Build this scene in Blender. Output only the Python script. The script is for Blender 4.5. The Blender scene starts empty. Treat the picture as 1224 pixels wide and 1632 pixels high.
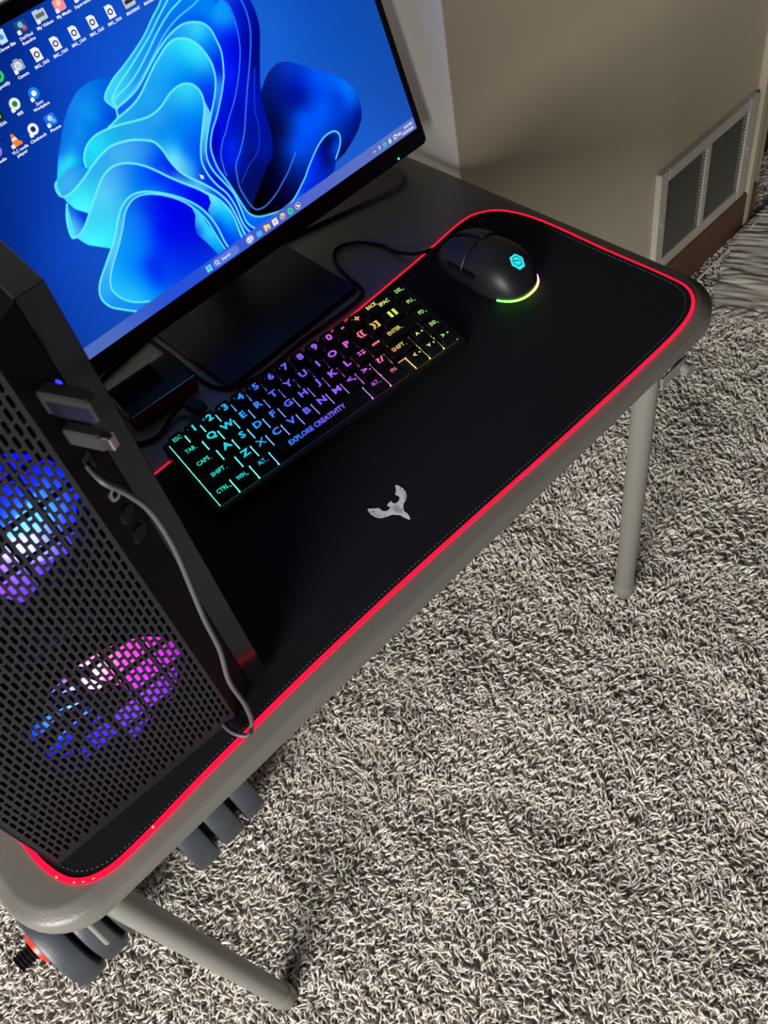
import bpy, math, random
import numpy as np
from mathutils import Matrix, Vector
random.seed(7); RNG = np.random.default_rng(7)
S = bpy.context.scene
COL = S.collection
pi = math.pi

# ---------------- camera, world, lights, exposure ----------------
cd = bpy.data.cameras.new('camera'); cam = bpy.data.objects.new('camera', cd); COL.objects.link(cam); S.camera = cam
R = ((0.7025, -0.6941, -0.1569), (-0.6376, -0.5160, -0.5721), (0.3161, 0.5020, -0.8050))
M = Matrix(((R[0][0], -R[1][0], -R[2][0]), (R[0][1], -R[1][1], -R[2][1]), (R[0][2], -R[1][2], -R[2][2])))
q = M.to_quaternion(); q.normalize()
cam.rotation_mode = 'QUATERNION'; cam.rotation_quaternion = q
cam.location = (-0.2925, -0.3991, 0.7544)
cd.sensor_fit = 'HORIZONTAL'; cd.sensor_width = 24.0; cd.lens = 24.0 * 1576.19 / 1224.0
cd.clip_start = 0.02
cd.dof.use_dof = True; cd.dof.focus_distance = 0.98; cd.dof.aperture_fstop = 14

W = bpy.data.worlds.new('world'); S.world = W; W.use_nodes = True
W.node_tree.nodes['Background'].inputs[0].default_value = (0.80, 0.88, 1.0, 1)
W.node_tree.nodes['Background'].inputs[1].default_value = 0.028
S.view_settings.view_transform = 'Standard'; S.view_settings.look = 'None'
S.view_settings.exposure = 0.0; S.view_settings.gamma = 1.0

def area(name, loc, target, sx, sy, power, col):
    l = bpy.data.lights.new(name, 'AREA'); l.shape = 'RECTANGLE'; l.size = sx; l.size_y = sy
    l.energy = power; l.color = col
    o = bpy.data.objects.new(name, l); COL.objects.link(o); o.location = loc
    o.rotation_euler = (Vector(target) - Vector(loc)).to_track_quat('-Z', 'Y').to_euler()
    return o
area('window_daylight', (-2.25, -1.0, 0.60), (0.3, 0.0, -0.3), 1.2, 1.2, 136, (1.0, 0.97, 0.93))

# ---------------- helpers ----------------
def lin(c):
    return tuple(((x/255)/12.92 if x/255 <= .04045 else ((x/255+.055)/1.055)**2.4) for x in c)
def mat(name, col, rough=.5, metal=0., noise=0., nscale=60., bump=0., bscale=200., spec=.5, coat=0.):
    m = bpy.data.materials.new(name); m.use_nodes = True; nt = m.node_tree; b = nt.nodes['Principled BSDF']
    b.inputs['Base Color'].default_value = (*col, 1); b.inputs['Roughness'].default_value = rough
    b.inputs['Metallic'].default_value = metal; b.inputs['Specular IOR Level'].default_value = spec
    b.inputs['Coat Weight'].default_value = coat
    tc = nt.nodes.new('ShaderNodeTexCoord')
    if noise:
        n = nt.nodes.new('ShaderNodeTexNoise'); n.inputs['Scale'].default_value = nscale; n.inputs['Detail'].default_value = 5
        r = nt.nodes.new('ShaderNodeMix'); r.data_type = 'RGBA'
        r.inputs[6].default_value = (*[max(0, c*(1-noise)) for c in col], 1); r.inputs[7].default_value = (*[min(1, c*(1+noise)) for c in col], 1)
        nt.links.new(tc.outputs['Object'], n.inputs['Vector']); nt.links.new(n.outputs[0], r.inputs[0]); nt.links.new(r.outputs[2], b.inputs['Base Color'])
    if bump:
        n = nt.nodes.new('ShaderNodeTexNoise'); n.inputs['Scale'].default_value = bscale; n.inputs['Detail'].default_value = 4
        bp = nt.nodes.new('ShaderNodeBump'); bp.inputs['Strength'].default_value = bump; bp.inputs['Distance'].default_value = .002
        nt.links.new(tc.outputs['Object'], n.inputs['Vector']); nt.links.new(n.outputs[0], bp.inputs['Height']); nt.links.new(bp.outputs[0], b.inputs['Normal'])
    return m
def emat(name, col, st=1.):
    m = bpy.data.materials.new(name); m.use_nodes = True; nt = m.node_tree
    nt.nodes.clear(); e = nt.nodes.new('ShaderNodeEmission'); o = nt.nodes.new('ShaderNodeOutputMaterial')
    e.inputs[0].default_value = (*col, 1); e.inputs[1].default_value = st; nt.links.new(e.outputs[0], o.inputs[0]); return m
def evmat(name, st=1.):
    m = emat(name, (1, 1, 1), st); nt = m.node_tree
    a = nt.nodes.new('ShaderNodeVertexColor'); a.layer_name = 'Col'
    nt.links.new(a.outputs[0], [n for n in nt.nodes if n.type == 'EMISSION'][0].inputs[0]); return m

class MB:
    def __init__(s): s.v = []; s.f = []; s.m = []; s.c = []
    def add(s, vs, fs, m=0, c=None):
        n = len(s.v); s.v += [tuple(v) for v in vs]; s.f += [tuple(i+n for i in f) for f in fs]; s.m += [m]*len(fs)
        if c is not None: s.c += [tuple(c)]*len(vs) if not isinstance(c, list) else c
        return s
    def box(s, a, b, m=0, T=None, bev=0.):
        x0, y0, z0 = a; x1, y1, z1 = b
        if bev:
            e = bev; P = []
            for z, i in ((z0, e), (z0+e, 0), (z1-e, 0), (z1, e)):
                for (px, py, sx, sy) in ((x0, y0, 1, 1), (x1, y0, -1, 1), (x1, y1, -1, -1), (x0, y1, 1, -1)):
                    k = i
                    if (sx, sy) in ((1, 1), (-1, -1)): P += [(px+sx*k, py+sy*(k+e), z), (px+sx*(k+e), py+sy*k, z)]
                    else: P += [(px+sx*(k+e), py+sy*k, z), (px+sx*k, py+sy*(k+e), z)]
            F = [tuple(range(7, -1, -1)), tuple(range(24, 32))]
            for r in range(3):
                for k in range(8): F.append((r*8+k, r*8+(k+1) % 8, r*8+8+(k+1) % 8, r*8+8+k))
        else:
            P = [(x0, y0, z0), (x1, y0, z0), (x1, y1, z0), (x0, y1, z0), (x0, y0, z1), (x1, y0, z1), (x1, y1, z1), (x0, y1, z1)]
            F = [(3, 2, 1, 0), (4, 5, 6, 7), (0, 1, 5, 4), (1, 2, 6, 5), (2, 3, 7, 6), (3, 0, 4, 7)]
        if T: P = [T(p) for p in P]
        return s.add(P, F, m)
    def tube(s, pts, r, n=10, m=0, closed=False, cap=True, rs=None, cols=None):
        pts = [Vector(p) for p in pts]; N = len(pts); P = []; F = []; c = [] 
        up = Vector((0, 0, 1)); prev = None
        for i, p in enumerate(pts):
            if closed: t = pts[(i+1) % N] - pts[i-1]
            else: t = pts[min(i+1, N-1)] - pts[max(i-1, 0)]
            t.normalize()
            if prev is None:
                a = t.cross(up)
                if a.length < 1e-3: a = t.cross(Vector((1, 0, 0)))
            else: a = prev - t*prev.dot(t)
            a.normalize(); prev = a; b = t.cross(a); rr = rs[i] if rs else r
            for k in range(n):
                g = 2*pi*k/n; P.append(p + a*(math.cos(g)*rr) + b*(math.sin(g)*rr))
                if cols: c.append(cols[i])
        for i in range(N if closed else N-1):
            j = (i+1) % N
            for k in range(n): F.append((i*n+k, i*n+(k+1) % n, j*n+(k+1) % n, j*n+k))
        if not closed and cap: F += [tuple(range(n-1, -1, -1)), tuple(range((N-1)*n, N*n))]
        return s.add(P, F, m, c if cols else None)
    def lathe(s, prof, o, ax, n=32, m=0):
        ax = Vector(ax).normalized(); a = ax.cross(Vector((0, 0, 1)))
        if a.length < 1e-3: a = Vector((1, 0, 0))
        a.normalize(); b = ax.cross(a); o = Vector(o); P = []; F = []
        for r, h in prof:
            for k in range(n):
                g = 2*pi*k/n; P.append(o + ax*h + a*(r*math.cos(g)) + b*(r*math.sin(g)))
        for i in range(len(prof)-1):
            for k in range(n): F.append((i*n+k, i*n+(k+1) % n, (i+1)*n+(k+1) % n, (i+1)*n+k))
        F += [tuple(range(n-1, -1, -1)), tuple(range((len(prof)-1)*n, len(prof)*n))]
        return s.add(P, F, m)
    def prism(s, poly, z0, z1, m=0, T=None):
        n = len(poly); P = [(x, y, z0) for x, y in poly] + [(x, y, z1) for x, y in poly]
        F = [tuple(range(n-1, -1, -1)), tuple(range(n, 2*n))] + [(i, (i+1) % n, n+(i+1) % n, n+i) for i in range(n)]
        if T: P = [T(p) for p in P]
        return s.add(P, F, m)
    def loft(s, rings, m=0, cap=True):
        n = len(rings[0]); P = [p for r in rings for p in r]; F = []
        for i in range(len(rings)-1):
            for k in range(n): F.append((i*n+k, i*n+(k+1) % n, (i+1)*n+(k+1) % n, (i+1)*n+k))
        if cap: F += [tuple(range(n-1, -1, -1)), tuple(range((len(rings)-1)*n, len(rings)*n))]
        return s.add(P, F, m)
    def build(s, name, mats, parent=None, smooth=False, loc=None, angle=None):
        me = bpy.data.meshes.new(name); me.from_pydata([tuple(v) for v in s.v], [], s.f)
        mats = mats if isinstance(mats, (list, tuple)) else [mats]
        for x in mats: me.materials.append(x)
        if len(mats) > 1: me.polygons.foreach_set('material_index', s.m)
        if smooth:
            me.shade_smooth()
            if angle: me.set_sharp_from_angle(angle=math.radians(angle))
        if s.c and len(s.c) == len(s.v):
            at = me.color_attributes.new('Col', 'FLOAT_COLOR', 'POINT'); a = np.ones((len(s.v), 4)); a[:, :3] = np.array(s.c); at.data.foreach_set('color', a.ravel())
        me.update()
        o = bpy.data.objects.new(name, me); COL.objects.link(o)
        if parent: o.parent = parent
        if loc: o.location = loc
        return o
def empty(name, label, cat, loc=(0, 0, 0), rz=0, group=None):
    o = bpy.data.objects.new(name, None); o.empty_display_size = .02; COL.objects.link(o); o.location = loc; o.rotation_euler = (0, 0, rz)
    return tag(o, label, cat, group)
def tag(o, label=None, cat=None, group=None, kind=None):
    if label: o['label'] = label
    if cat: o['category'] = cat
    if group: o['group'] = group
    if kind: o['kind'] = kind
    return o
def spl(P, n=6, closed=False):
    P = [np.array(p, float) for p in P]
    P = [P[-1]]+P+[P[0], P[1]] if closed else [2*P[0]-P[1]]+P+[2*P[-1]-P[-2]]
    o = []
    for i in range(1, len(P)-2):
        a, b, c, e = P[i-1:i+3]
        for k in range(n):
            t = k/n; o.append(.5*((2*b)+(c-a)*t+(2*a-5*b+4*c-e)*t*t+(3*b-a-3*c+e)*t**3))
    if not closed: o.append(P[-2])
    return [tuple(p) for p in o]
def rrect(x0, y0, x1, y1, r, n=6):
    o = []
    for cx, cy, a0 in ((x1-r, y0+r, -90), (x1-r, y1-r, 0), (x0+r, y1-r, 90), (x0+r, y0+r, 180)):
        for k in range(n+1):
            a = math.radians(a0+90*k/n); o.append((cx+r*math.cos(a), cy+r*math.sin(a)))
    return o
_tc = {}
def text_geo(txt, bold=0.):
    k = (txt, bold)
    if k not in _tc:
        c = bpy.data.curves.new('t', 'FONT'); c.body = txt; c.size = 1; c.offset = bold; c.align_x = 'CENTER'; c.align_y = 'CENTER'; c.resolution_u = 2
        o = bpy.data.objects.new('t', c); me = o.to_mesh()
        v = [(p.co.x, p.co.y) for p in me.vertices]; f = [tuple(p.vertices) for p in me.polygons]
        if v:
            xs = [p[0] for p in v]; ys = [p[1] for p in v]; cx = (min(xs)+max(xs))/2; cy = (min(ys)+max(ys))/2
            v = [(p[0]-cx, p[1]-cy) for p in v]
        o.to_mesh_clear(); bpy.data.objects.remove(o); bpy.data.curves.remove(c); _tc[k] = (v, f)
    return _tc[k]
def put_text(mb, txt, T, cx, cy, h, m=0, bold=.02, sx=1., col=None, wid=None):
    """h = cap height; T maps (x, y) to a 3D point"""
    v, f = text_geo(txt, bold)
    if not v: return
    s = h/.70
    if wid: sx = wid/(s*max(1e-6, max(p[0] for p in v)-min(p[0] for p in v)))
    P = [T(cx+p[0]*s*sx, cy+p[1]*s) for p in v]
    # keep faces towards the same side as T's frame
    mb.add(P, f, m, None if col is None else (col if not callable(col) else [tuple(col(cx+p[0]*s*sx, cy+p[1]*s)) for p in v]))

# ---------------- materials ----------------
m_wall = mat('wall_paint', (.37, .325, .235), .75, noise=.05, nscale=3, bump=.25, bscale=25)
m_wall2 = mat('wall_paint_pale', (.50, .48, .46), .75, noise=.05, nscale=3, bump=.2, bscale=25)
m_base = mat('brown_wood', (.095, .045, .022), .55, noise=.3, nscale=12, bump=.2)
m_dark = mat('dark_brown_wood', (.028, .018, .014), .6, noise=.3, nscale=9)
m_carpet = mat('carpet_backing', (.50, .47, .43), .95, noise=.5, nscale=150)
m_vent = mat('vent_enamel', (.40, .38, .33), .5, noise=.08, nscale=20)
m_hole = mat('opening_shade', (.02, .018, .015), .9)  # dark colour standing in for shade inside openings
m_table = mat('table_vinyl', (.112, .107, .096), .40, noise=.10, nscale=25, bump=.12, bscale=500, spec=.45)
m_leg = mat('leg_grey_enamel', (.155, .155, .138), .42, noise=.06, nscale=20, spec=.5)
m_pad = mat('pad_cloth', (.006, .0065, .010), .82, noise=.3, nscale=900, bump=.3, bscale=2500, spec=.18)
m_red = emat('pad_light', (1.0, .003, .020), 3.2)
m_amber = emat('pad_led', (1.0, .30, .04), 2.2)
m_stitch = mat('stitch_thread', (.10, .11, .13), .8)
m_logo = mat('print_grey', (.70, .73, .78), .6)
m_blk = mat('black_plastic', (.004, .004, .006), .42, noise=.2, nscale=80, spec=.16)
m_blk2 = mat('black_matte', (.004, .004, .0055), .6, noise=.2, nscale=120, bump=.1, bscale=900, spec=.10)
m_gloss = mat('gloss_black', (.004, .004, .006), .16, spec=.22)
m_steel = mat('panel_steel', (.012, .012, .016), .6, noise=.1, nscale=300, spec=.2)
m_silver = mat('brushed_metal', (.55, .53, .5), .3, metal=1.)
m_grey = mat('grey_rubber', (.022, .022, .026), .5, noise=.15, nscale=60, spec=.2)
m_plate = mat('weight_plate', (.040, .047, .058), .42, noise=.2, nscale=30, bump=.1, bscale=300)
m_rednut = mat('red_plastic', (.75, .035, .02), .35)
m_cable = mat('cable_grey', (.045, .047, .054), .55)
m_white = mat('white_cord', (.62, .60, .57), .6)
m_led = emat('blue_led', (.02, .03, 1.0), 3.)
m_cyan = emat('cyan_led', (.03, .75, .85), 1.1)
m_v1 = evmat('key_light', 1.)
FZ = -0.60
# ---------------- room ----------------
def struct(name, mb, m, **k): return tag(mb.build(name, m, **k), kind='structure')
struct('floor', MB().box((-3.2, -3.0, FZ-.07), (3.2, 3.2, FZ-.011)), m_carpet)
struct('wall_back', MB().box((.447, .385, FZ-.014), (1.165, .60, 2.0)), m_wall)
struct('wall_left', MB().box((.4462, .386, FZ-.014), (.447, 2.2, 2.0)), m_wall2)
struct('wall_rear', MB().box((-3.2, 1.3, FZ-.014), (.4461, 1.4, 2.0)), m_wall2)
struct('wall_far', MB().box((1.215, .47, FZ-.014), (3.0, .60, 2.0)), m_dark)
struct('trim_1', MB().box((1.165, .372, FZ-.014), (1.182, .60, 2.0), bev=.002).box((1.182, .380, FZ-.014), (1.215, .60, 2.0), bev=.003), m_wall)
struct('baseboard_back', MB().box((.452, .373, FZ-.014), (1.20, .386, -.512), bev=.003), m_base)

# vent grille
m_louv = mat('louver_enamel', (.16, .15, .125), .55)
vr = empty('vent_grille', 'beige metal return air grille set low in the wall above the brown baseboard', 'vent', (1.014, .384, -.505))
def L_(x, y, z): return (x-1.014, y-.384, z+.505)
b = MB(); x0, x1, z0, z1 = .878, 1.152, -.508, -.298; yo = .374
xa, xb, za, zb = .900, 1.128, -.486, -.320
for a, c in (((x0, yo, z0), (xa, .386, z1)), ((xb, yo, z0), (x1, .386, z1)), ((xa, yo, z0), (xb, .386, za)), ((xa, yo, zb), (xb, .386, z1))):
    b.box(L_(*a), L_(*c), bev=.0015)
b.build('frame', m_vent, vr)
MB().box(L_(1.008, yo, za), L_(1.020, .385, zb)).build('divider', m_vent, vr)
MB().box(L_(xa, .3835, za), L_(xb, .3845, zb)).build('duct_shade_panel', m_hole, vr)  # dark panel over the solid wall, paints the unlit duct behind the louvers
for u0, u1 in ((xa, 1.008), (1.020, xb)):
    b = MB(); n = 25
    for i in range(n):
        z = za+(i+.5)*(zb-za)/n
        b.add([L_(u0, .3760, z), L_(u1, .3760, z), L_(u1, .3778, z+.0005), L_(u0, .3778, z+.0005), L_(u0, .3760, z-.0010), L_(u1, .3760, z-.0010), L_(u1, .3778, z-.0004), L_(u0, .3778, z-.0004)],
              [(0, 1, 2, 3), (7, 6, 5, 4), (0, 4, 5, 1), (3, 2, 6, 7), (1, 5, 6, 2), (0, 3, 7, 4)])
    b.build('louvers', m_louv, vr)
for x in (.889, 1.140): MB().lathe([(.003, 0), (.003, .001), (.0015, .0018)], L_(x, yo, -.40), (0, -1, 0), 12).build('screw', m_vent, vr)

# ---------------- carpet pile ----------------
def carpet():
    st = .0049
    xs = np.arange(-.85, 1.55, st); ys = np.arange(-.62, .9, st)
    X, Y = np.meshgrid(xs, ys); X = X.ravel(); Y = Y.ravel()
    keep = ~((X > .44) & (Y > .378) & (X < 1.2))
    # band of floor around what the camera can see, hidden parts under the table thinned out
    Rm = np.array(R); P = np.stack([X, Y, np.full_like(X, FZ)], 1)-np.array([-.2925, -.3991, .7544])
    q = P@Rm.T; px = 612+1576.2*q[:, 0]/q[:, 2]; py = 816+1576.2*q[:, 1]/q[:, 2]
    keep &= (px > -260) & (px < 1500) & (py > 60) & (py < 1900)
    under = (X > -.35) & (X < .40) & (Y > .42)
    keep &= ~under
    keep &= ~((X > .948-.45*(Y-.29)) & (Y < .285+(X-.93)*.33) & (Y > -.26))
    X = X[keep]; Y = Y[keep]; n = len(X)
    X = X+RNG.uniform(-.5, .5, n)*st; Y = Y+RNG.uniform(-.5, .5, n)*st
    f = lambda a, b, c: np.sin(X*a+1.3*np.sin(Y*b)+c)*np.cos(Y*a*.8+1.7*np.sin(X*b*.9)+c*2)
    ang = 2.4*f(9, 7, .3)+1.6*f(23, 17, 1.1)+RNG.normal(0, .75, n)
    hgt = .0120*(1+.28*f(31, 21, 2.)+.2*f(70, 40, .5))*RNG.uniform(.75, 1.25, n)
    lean = RNG.uniform(.008, .018, n); r0 = RNG.uniform(.0014, .0023, n)
    cv = RNG.normal(0, .9, n)
    K = 5; rings = []
    t = np.linspace(0, 1, K)
    cx = np.zeros((K, n)); cy = np.zeros((K, n)); cz = np.zeros((K, n))
    for i, tt in enumerate(t):
        a = ang+cv*tt
        cx[i] = X+lean*tt**1.5*np.cos(a); cy[i] = Y+lean*tt**1.5*np.sin(a); cz[i] = FZ-.014+hgt*1.75*np.sin(tt*2.0)/np.sin(1.9)*.62+.002*tt
    V = np.zeros((n, K, 3, 3))
    rad = [1., 1.05, 1.1, .9, .45]
    for i in range(K):
        a = ang+cv*t[i]; tilt = min(1., t[i]*1.3)
        sx = -np.sin(a); sy = np.cos(a)            # sideways
        ux = -np.cos(a)*tilt; uy = -np.sin(a)*tilt; uz = np.sqrt(max(0., 1-tilt*tilt*.5))*np.ones(n)
        ux = ux*.6 if tilt > .6 else -np.cos(a)*.8; uy = uy*.6 if tilt > .6 else -np.sin(a)*.8
        for k in range(3):
            g = 2*pi*k/3+pi/2; c = math.cos(g)*r0*rad[i]; s_ = math.sin(g)*r0*rad[i]
            V[:, i, k, 0] = cx[i]+sx*c+ux*s_; V[:, i, k, 1] = cy[i]+sy*c+uy*s_; V[:, i, k, 2] = cz[i]+uz*s_
    V = V.reshape(-1, 3)
    base = np.arange(n)[:, None]*(K*3)
    F = []
    for i in range(K-1):
        for k in range(3):
            F.append([i*3+k, i*3+(k+1) % 3, (i+1)*3+(k+1) % 3, (i+1)*3+k])
    F = (base[:, None, :]+np.array(F)[None]).reshape(-1)
    nf = len(F)//4
    me = bpy.data.meshes.new('carpet_pile'); me.vertices.add(len(V)); me.vertices.foreach_set('co', V.ravel().astype(np.float32))
    me.loops.add(len(F)); me.loops.foreach_set('vertex_index', F.astype(np.int32)); me.polygons.add(nf)
    me.polygons.foreach_set('loop_start', np.arange(nf, dtype=np.int32)*4)
    sh = RNG.uniform(.74, 1.06, n)*(1+.06*f(6, 5, .2)); warm = RNG.uniform(-.02, .03, n)
    c = np.ones((n, K*3, 4)); tone = np.array([.90, .855, .79])
    for j in range(3): c[:, :, j] = (tone[j]*sh+warm*(1-j))[:, None]
    me.update(); me.validate()
    at = me.color_attributes.new('Col', 'FLOAT_COLOR', 'POINT'); at.data.foreach_set('color', c.ravel())
    m = mat('carpet_yarn', (.5, .47, .43), .9, spec=.15); nt = m.node_tree
    a = nt.nodes.new('ShaderNodeVertexColor'); a.layer_name = 'Col'; nt.links.new(a.outputs[0], nt.nodes['Principled BSDF'].inputs['Base Color'])
    tr = nt.nodes.new('ShaderNodeBsdfTranslucent'); mx = nt.nodes.new('ShaderNodeMixShader'); mx.inputs[0].default_value = .22
    nt.links.new(a.outputs[0], tr.inputs[0]); nt.links.new(nt.nodes['Principled BSDF'].outputs[0], mx.inputs[1]); nt.links.new(tr.outputs[0], mx.inputs[2])
    nt.links.new(mx.outputs[0], nt.nodes['Material Output'].inputs[0])
    me.materials.append(m); me.shade_smooth()
    o = bpy.data.objects.new('carpet_pile', me); COL.objects.link(o)
    tag(o, 'shaggy grey-beige carpet pile covering the whole floor', 'carpet', kind='stuff')
carpet()

# ---------------- woven rug ----------------
rg = empty('woven_rug', 'flat grey woven rag rug with a fringed end lying near the vent', 'rug', (1.2, .15, FZ+.007))
b = MB(); nx, ny = 230, 40
P = []; cc = []
for i in range(nx+1):
    x = .932+i*.0027; row = i//2; ph = random.Random(row).uniform(0, 6); sh = random.Random(row*7).choice([.47, .53, .60, .64, .50])
    for j in range(ny+1):
        w = j/ny; yl = .290+(x-.93)*.33+.003*math.sin(x*90); yb = -.25
        yl = min(yl, .366)
        y = yl+(yb-yl)*w
        z = .006+(.0011 if i % 2 else .0)+.0008*math.sin(y*60+ph)+.003*math.exp(-((x-1.05-.03*math.sin(y*20))/.012)**2)+.003*math.exp(-((x-1.16)/.018)**2)
        P.append((x+.003*math.sin(y*25+ph*.3)-1.2+(y-.29)*-.45, y-.15, z))
        g = sh*(1+.10*math.sin(y*140+ph*3)); d = abs(y-.222-.004*math.sin(x*260))
        if d < .0028: g *= .25
        cc.append((g, g*.92, g*.83))
F = [(i*(ny+1)+j, (i+1)*(ny+1)+j, (i+1)*(ny+1)+j+1, i*(ny+1)+j+1) for i in range(nx) for j in range(ny)]
b.add(P, F, 0, cc)
m_rug = mat('rug_cotton', (.3, .28, .26), .95, spec=.1)
_a = m_rug.node_tree.nodes.new('ShaderNodeVertexColor'); _a.layer_name = 'Col'; m_rug.node_tree.links.new(_a.outputs[0], m_rug.node_tree.nodes['Principled BSDF'].inputs['Base Color'])
o = b.build('weave', m_rug, rg, smooth=True)
sm = o.modifiers.new('thick', 'SOLIDIFY'); sm.thickness = .004; sm.offset = -1
b = MB()
for i in range(150):
    y = .292-i*.0034+random.uniform(-.002, .002); a = random.uniform(-.6, .6)
    x = .936-1.2+(y-.29)*-.45; l = random.uniform(.026, .046)
    pts = [(x-l*t*math.cos(a*t*1.5), y-.15+l*t*math.sin(a*t*1.5+.3*math.sin(i)), .010+.004*math.sin(t*3+i)) for t in (0, .25, .5, .75, 1)]
    b.tube(pts, .0013, 5, rs=[.0020, .0023, .0021, .0018, .0008])
b.build('fringe', mat('fringe_yarn', (.46, .42, .38), .95, noise=.4, nscale=60), rg)

tag(MB().tube(spl([(.905, .320, FZ+.004), (.95, .348, FZ+.008), (1.0, .3515, FZ+.013), (1.08, .3530, FZ+.012), (1.16, .3530, FZ+.017), (1.24, .362, FZ+.014), (1.33, .38, FZ+.006)], 8), .0022, 8).build('floor_cord', m_white, smooth=True),
    'thin pale cord lying on the carpet along the brown baseboard', 'cord')

# ---------------- folding table ----------------
TZ = -.004
tb = empty('folding_table', 'grey folding table with rounded corners and tubular legs standing on the carpet', 'table', (0, .3, FZ))
def outline(off, n=9):
    C = [(-.456, -.0135, .058), (.4415, -.0125, .052), (.4125, .64, .05), (-.456, .64, .05)]
    o = []
    for i in range(4):
        p = np.array(C[i][:2]); a = np.array(C[i-1][:2])-p; c = np.array(C[(i+1) % 4][:2])-p
        a /= np.linalg.norm(a); c /= np.linalg.norm(c); r = C[i][2]; k = p+(a+c)*r; r2 = r+off
        s0 = math.atan2(*(-c)[::-1]); s1 = math.atan2(*(-a)[::-1])
        d = (s1-s0+pi) % (2*pi)-pi
        # walk from edge a-side to c-side
        t0, t1 = s0, s0+d
        for j in range(n+1):
            g = t0+(t1-t0)*j/n; o.append((k[0]+r2*math.cos(g), k[1]+r2*math.sin(g)))
    return o
b = MB(); rings = []
for off, z in ((-.020, TZ-.030), (-.004, TZ-.030), (.001, TZ-.028), (.002, TZ-.024), (.0015, TZ-.011), (.0005, TZ-.008), (-.0025, TZ-.005), (-.0065, TZ-.0035), (-.0095, TZ-.0012), (-.014, TZ)):
    rings.append([(x, y-.3, z-FZ) for x, y in outline(off)])
b.loft(rings); tt = b.build('tabletop', m_table, tb, smooth=True, angle=50)
legs = [((-.3990, .0120, TZ-.02), (-.3765, .0035, FZ-.004)), ((.3280, .0080, TZ-.02), (.3725, .0480, FZ-.004)), ((-.39, .60, TZ-.02), (-.375, .585, FZ-.004)), ((.34, .60, TZ-.02), (.37, .56, FZ-.004))]
for a, c in legs:
    a = Vector(a)-Vector((0, .3, FZ)); c = Vector(c)-Vector((0, .3, FZ)); d = (c-a).normalized()
    lg = MB().tube([a, a+(c-a)*.5, c-d*.006], .0138, 24).build('leg', m_leg, tb, smooth=True, angle=50)
    MB().lathe([(.0142, 0), (.0162, .003), (.0162, .032), (.0145, .036)], c-d*.036, d, 24).build('foot_cap', m_leg, lg, smooth=True, angle=40)
# folding hinge by the right leg
b = MB(); hx, hy, hz = .349, -.3+.000, TZ-.055-FZ
b.box((hx-.020, hy-.010, hz-.004), (hx+.024, hy-.007, hz+.012), bev=.001).box((hx-.020, hy+.010, hz-.004), (hx+.030, hy+.013, hz+.014), bev=.001)
b.tube([(hx+.018, hy-.018, hz-.001), (hx+.018, hy+.018, hz-.001)], .0065, 16)
b.tube([(hx+.018, hy-.0195, hz-.001), (hx+.018, hy-.018, hz-.001)], .0085, 16)
b.build('hinge', m_leg, tb, smooth=True, angle=40)
b = MB(); b.tube([(-.4190, -.299, .57), (-.4215, -.299, .54), (-.4255, -.2995, .500)], .0032, 10)
b.build('brace', m_leg, tb, smooth=True, angle=50)
b = MB(); b.tube([(-.36, -.02, .575), (.33, -.02, .575)], .010, 14); b.tube([(-.39, .27, .575), (.34, .27, .575)], .010, 14)
b.build('under_frame', m_leg, tb, smooth=True, angle=50)

# ---------------- dumbbell ----------------
db = empty('dumbbell', 'adjustable dumbbell with dark rubber plates and red collar on the carpet under the table', 'dumbbell', (-.43, .262, FZ-.004))
def plate(x0, x1, r):
    w = x1-x0; e = .006
    return MB().lathe([(.018, 0), (.03, 0), (.032, .003), (r*.80, .003), (r*.84, 0), (r-e, 0), (r-e*.3, e*.3), (r, e), (r, w-e), (r-e*.3, w-e*.3), (r-e, w), (r*.84, w), (r*.80, w-.003), (.032, w-.003), (.03, w), (.018, w)], (x0+.43, 0, .081), (1, 0, 0), 64)
for x0, x1, r in ((-.548, -.514, .081), (-.508, -.474, .079), (-.468, -.440, .075), (-.352, -.316, .081), (-.308, -.272, .079), (-.264, -.232, .076)):
    plate(x0, x1, r).build('plate', m_plate, db, smooth=True, angle=35)
b = MB(); b.tube([(-.13, 0, .081), (.24, 0, .081)], .0125, 20); pts = []; rs = []
for i in range(33):
    pts.append((-.160+i*.0013, 0, .081)); rs.append(.0125 if i % 4 in (0, 1) else .0105)
b.tube(pts, .01, 20, rs=rs); b.build('bar', m_blk, db, smooth=True, angle=30)
for x, s in ((-.119, -1), (.199, 1)):
    MB().lathe([(.020, 0), (.032, .001), (.032, .004), (.026, .008), (.024, .014), (.014, .016)], (x, 0, .081), (s, 0, 0), 24).build('collar_nut', m_rednut, db, smooth=True, angle=35)

# ---------------- light-edged mouse pad ----------------
PO = spl([(-.415, .075), (-.4135, .040), (-.404, .0125), (-.382, -.0015), (-.345, -.0035), (-.27, .0005), (-.16, .0035), (-.05, .0035), (.06, .0010), (.17, -.0025), (.28, -.0045), (.355, -.0040), (.392, .0035), (.4125, .0225), (.4155, .055), (.4125, .13), (.4105, .22), (.401, .266), (.383, .289), (.355, .2975), (.28, .2935), (.15, .2905), (0, .291), (-.2, .291), (-.36, .291), (-.395, .283), (-.412, .262), (-.4165, .23), (-.4165, .15)], 5, closed=True)
pd = empty('mouse_pad', 'long black desk mat with a glowing red light edge lying on the grey table', 'mouse pad', (0, .145, TZ))
b = MB(); b.prism([(x*.9965, (y-.145)*.992) for x, y in PO], 0, .0038); b.build('cloth', m_pad, pd)
b = MB(); RS = [.0018+.0008*max(0, min(1, (.1-x)/.5))*(1 if y < .1 else 0) for x, y in PO]; b.tube([(x, y-.145, .0021+(RS[i]-.0018)) for i, (x, y) in enumerate(PO)], .002, 10, closed=True, rs=RS); b.build('light_strip', m_red, pd, smooth=True)
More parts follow.
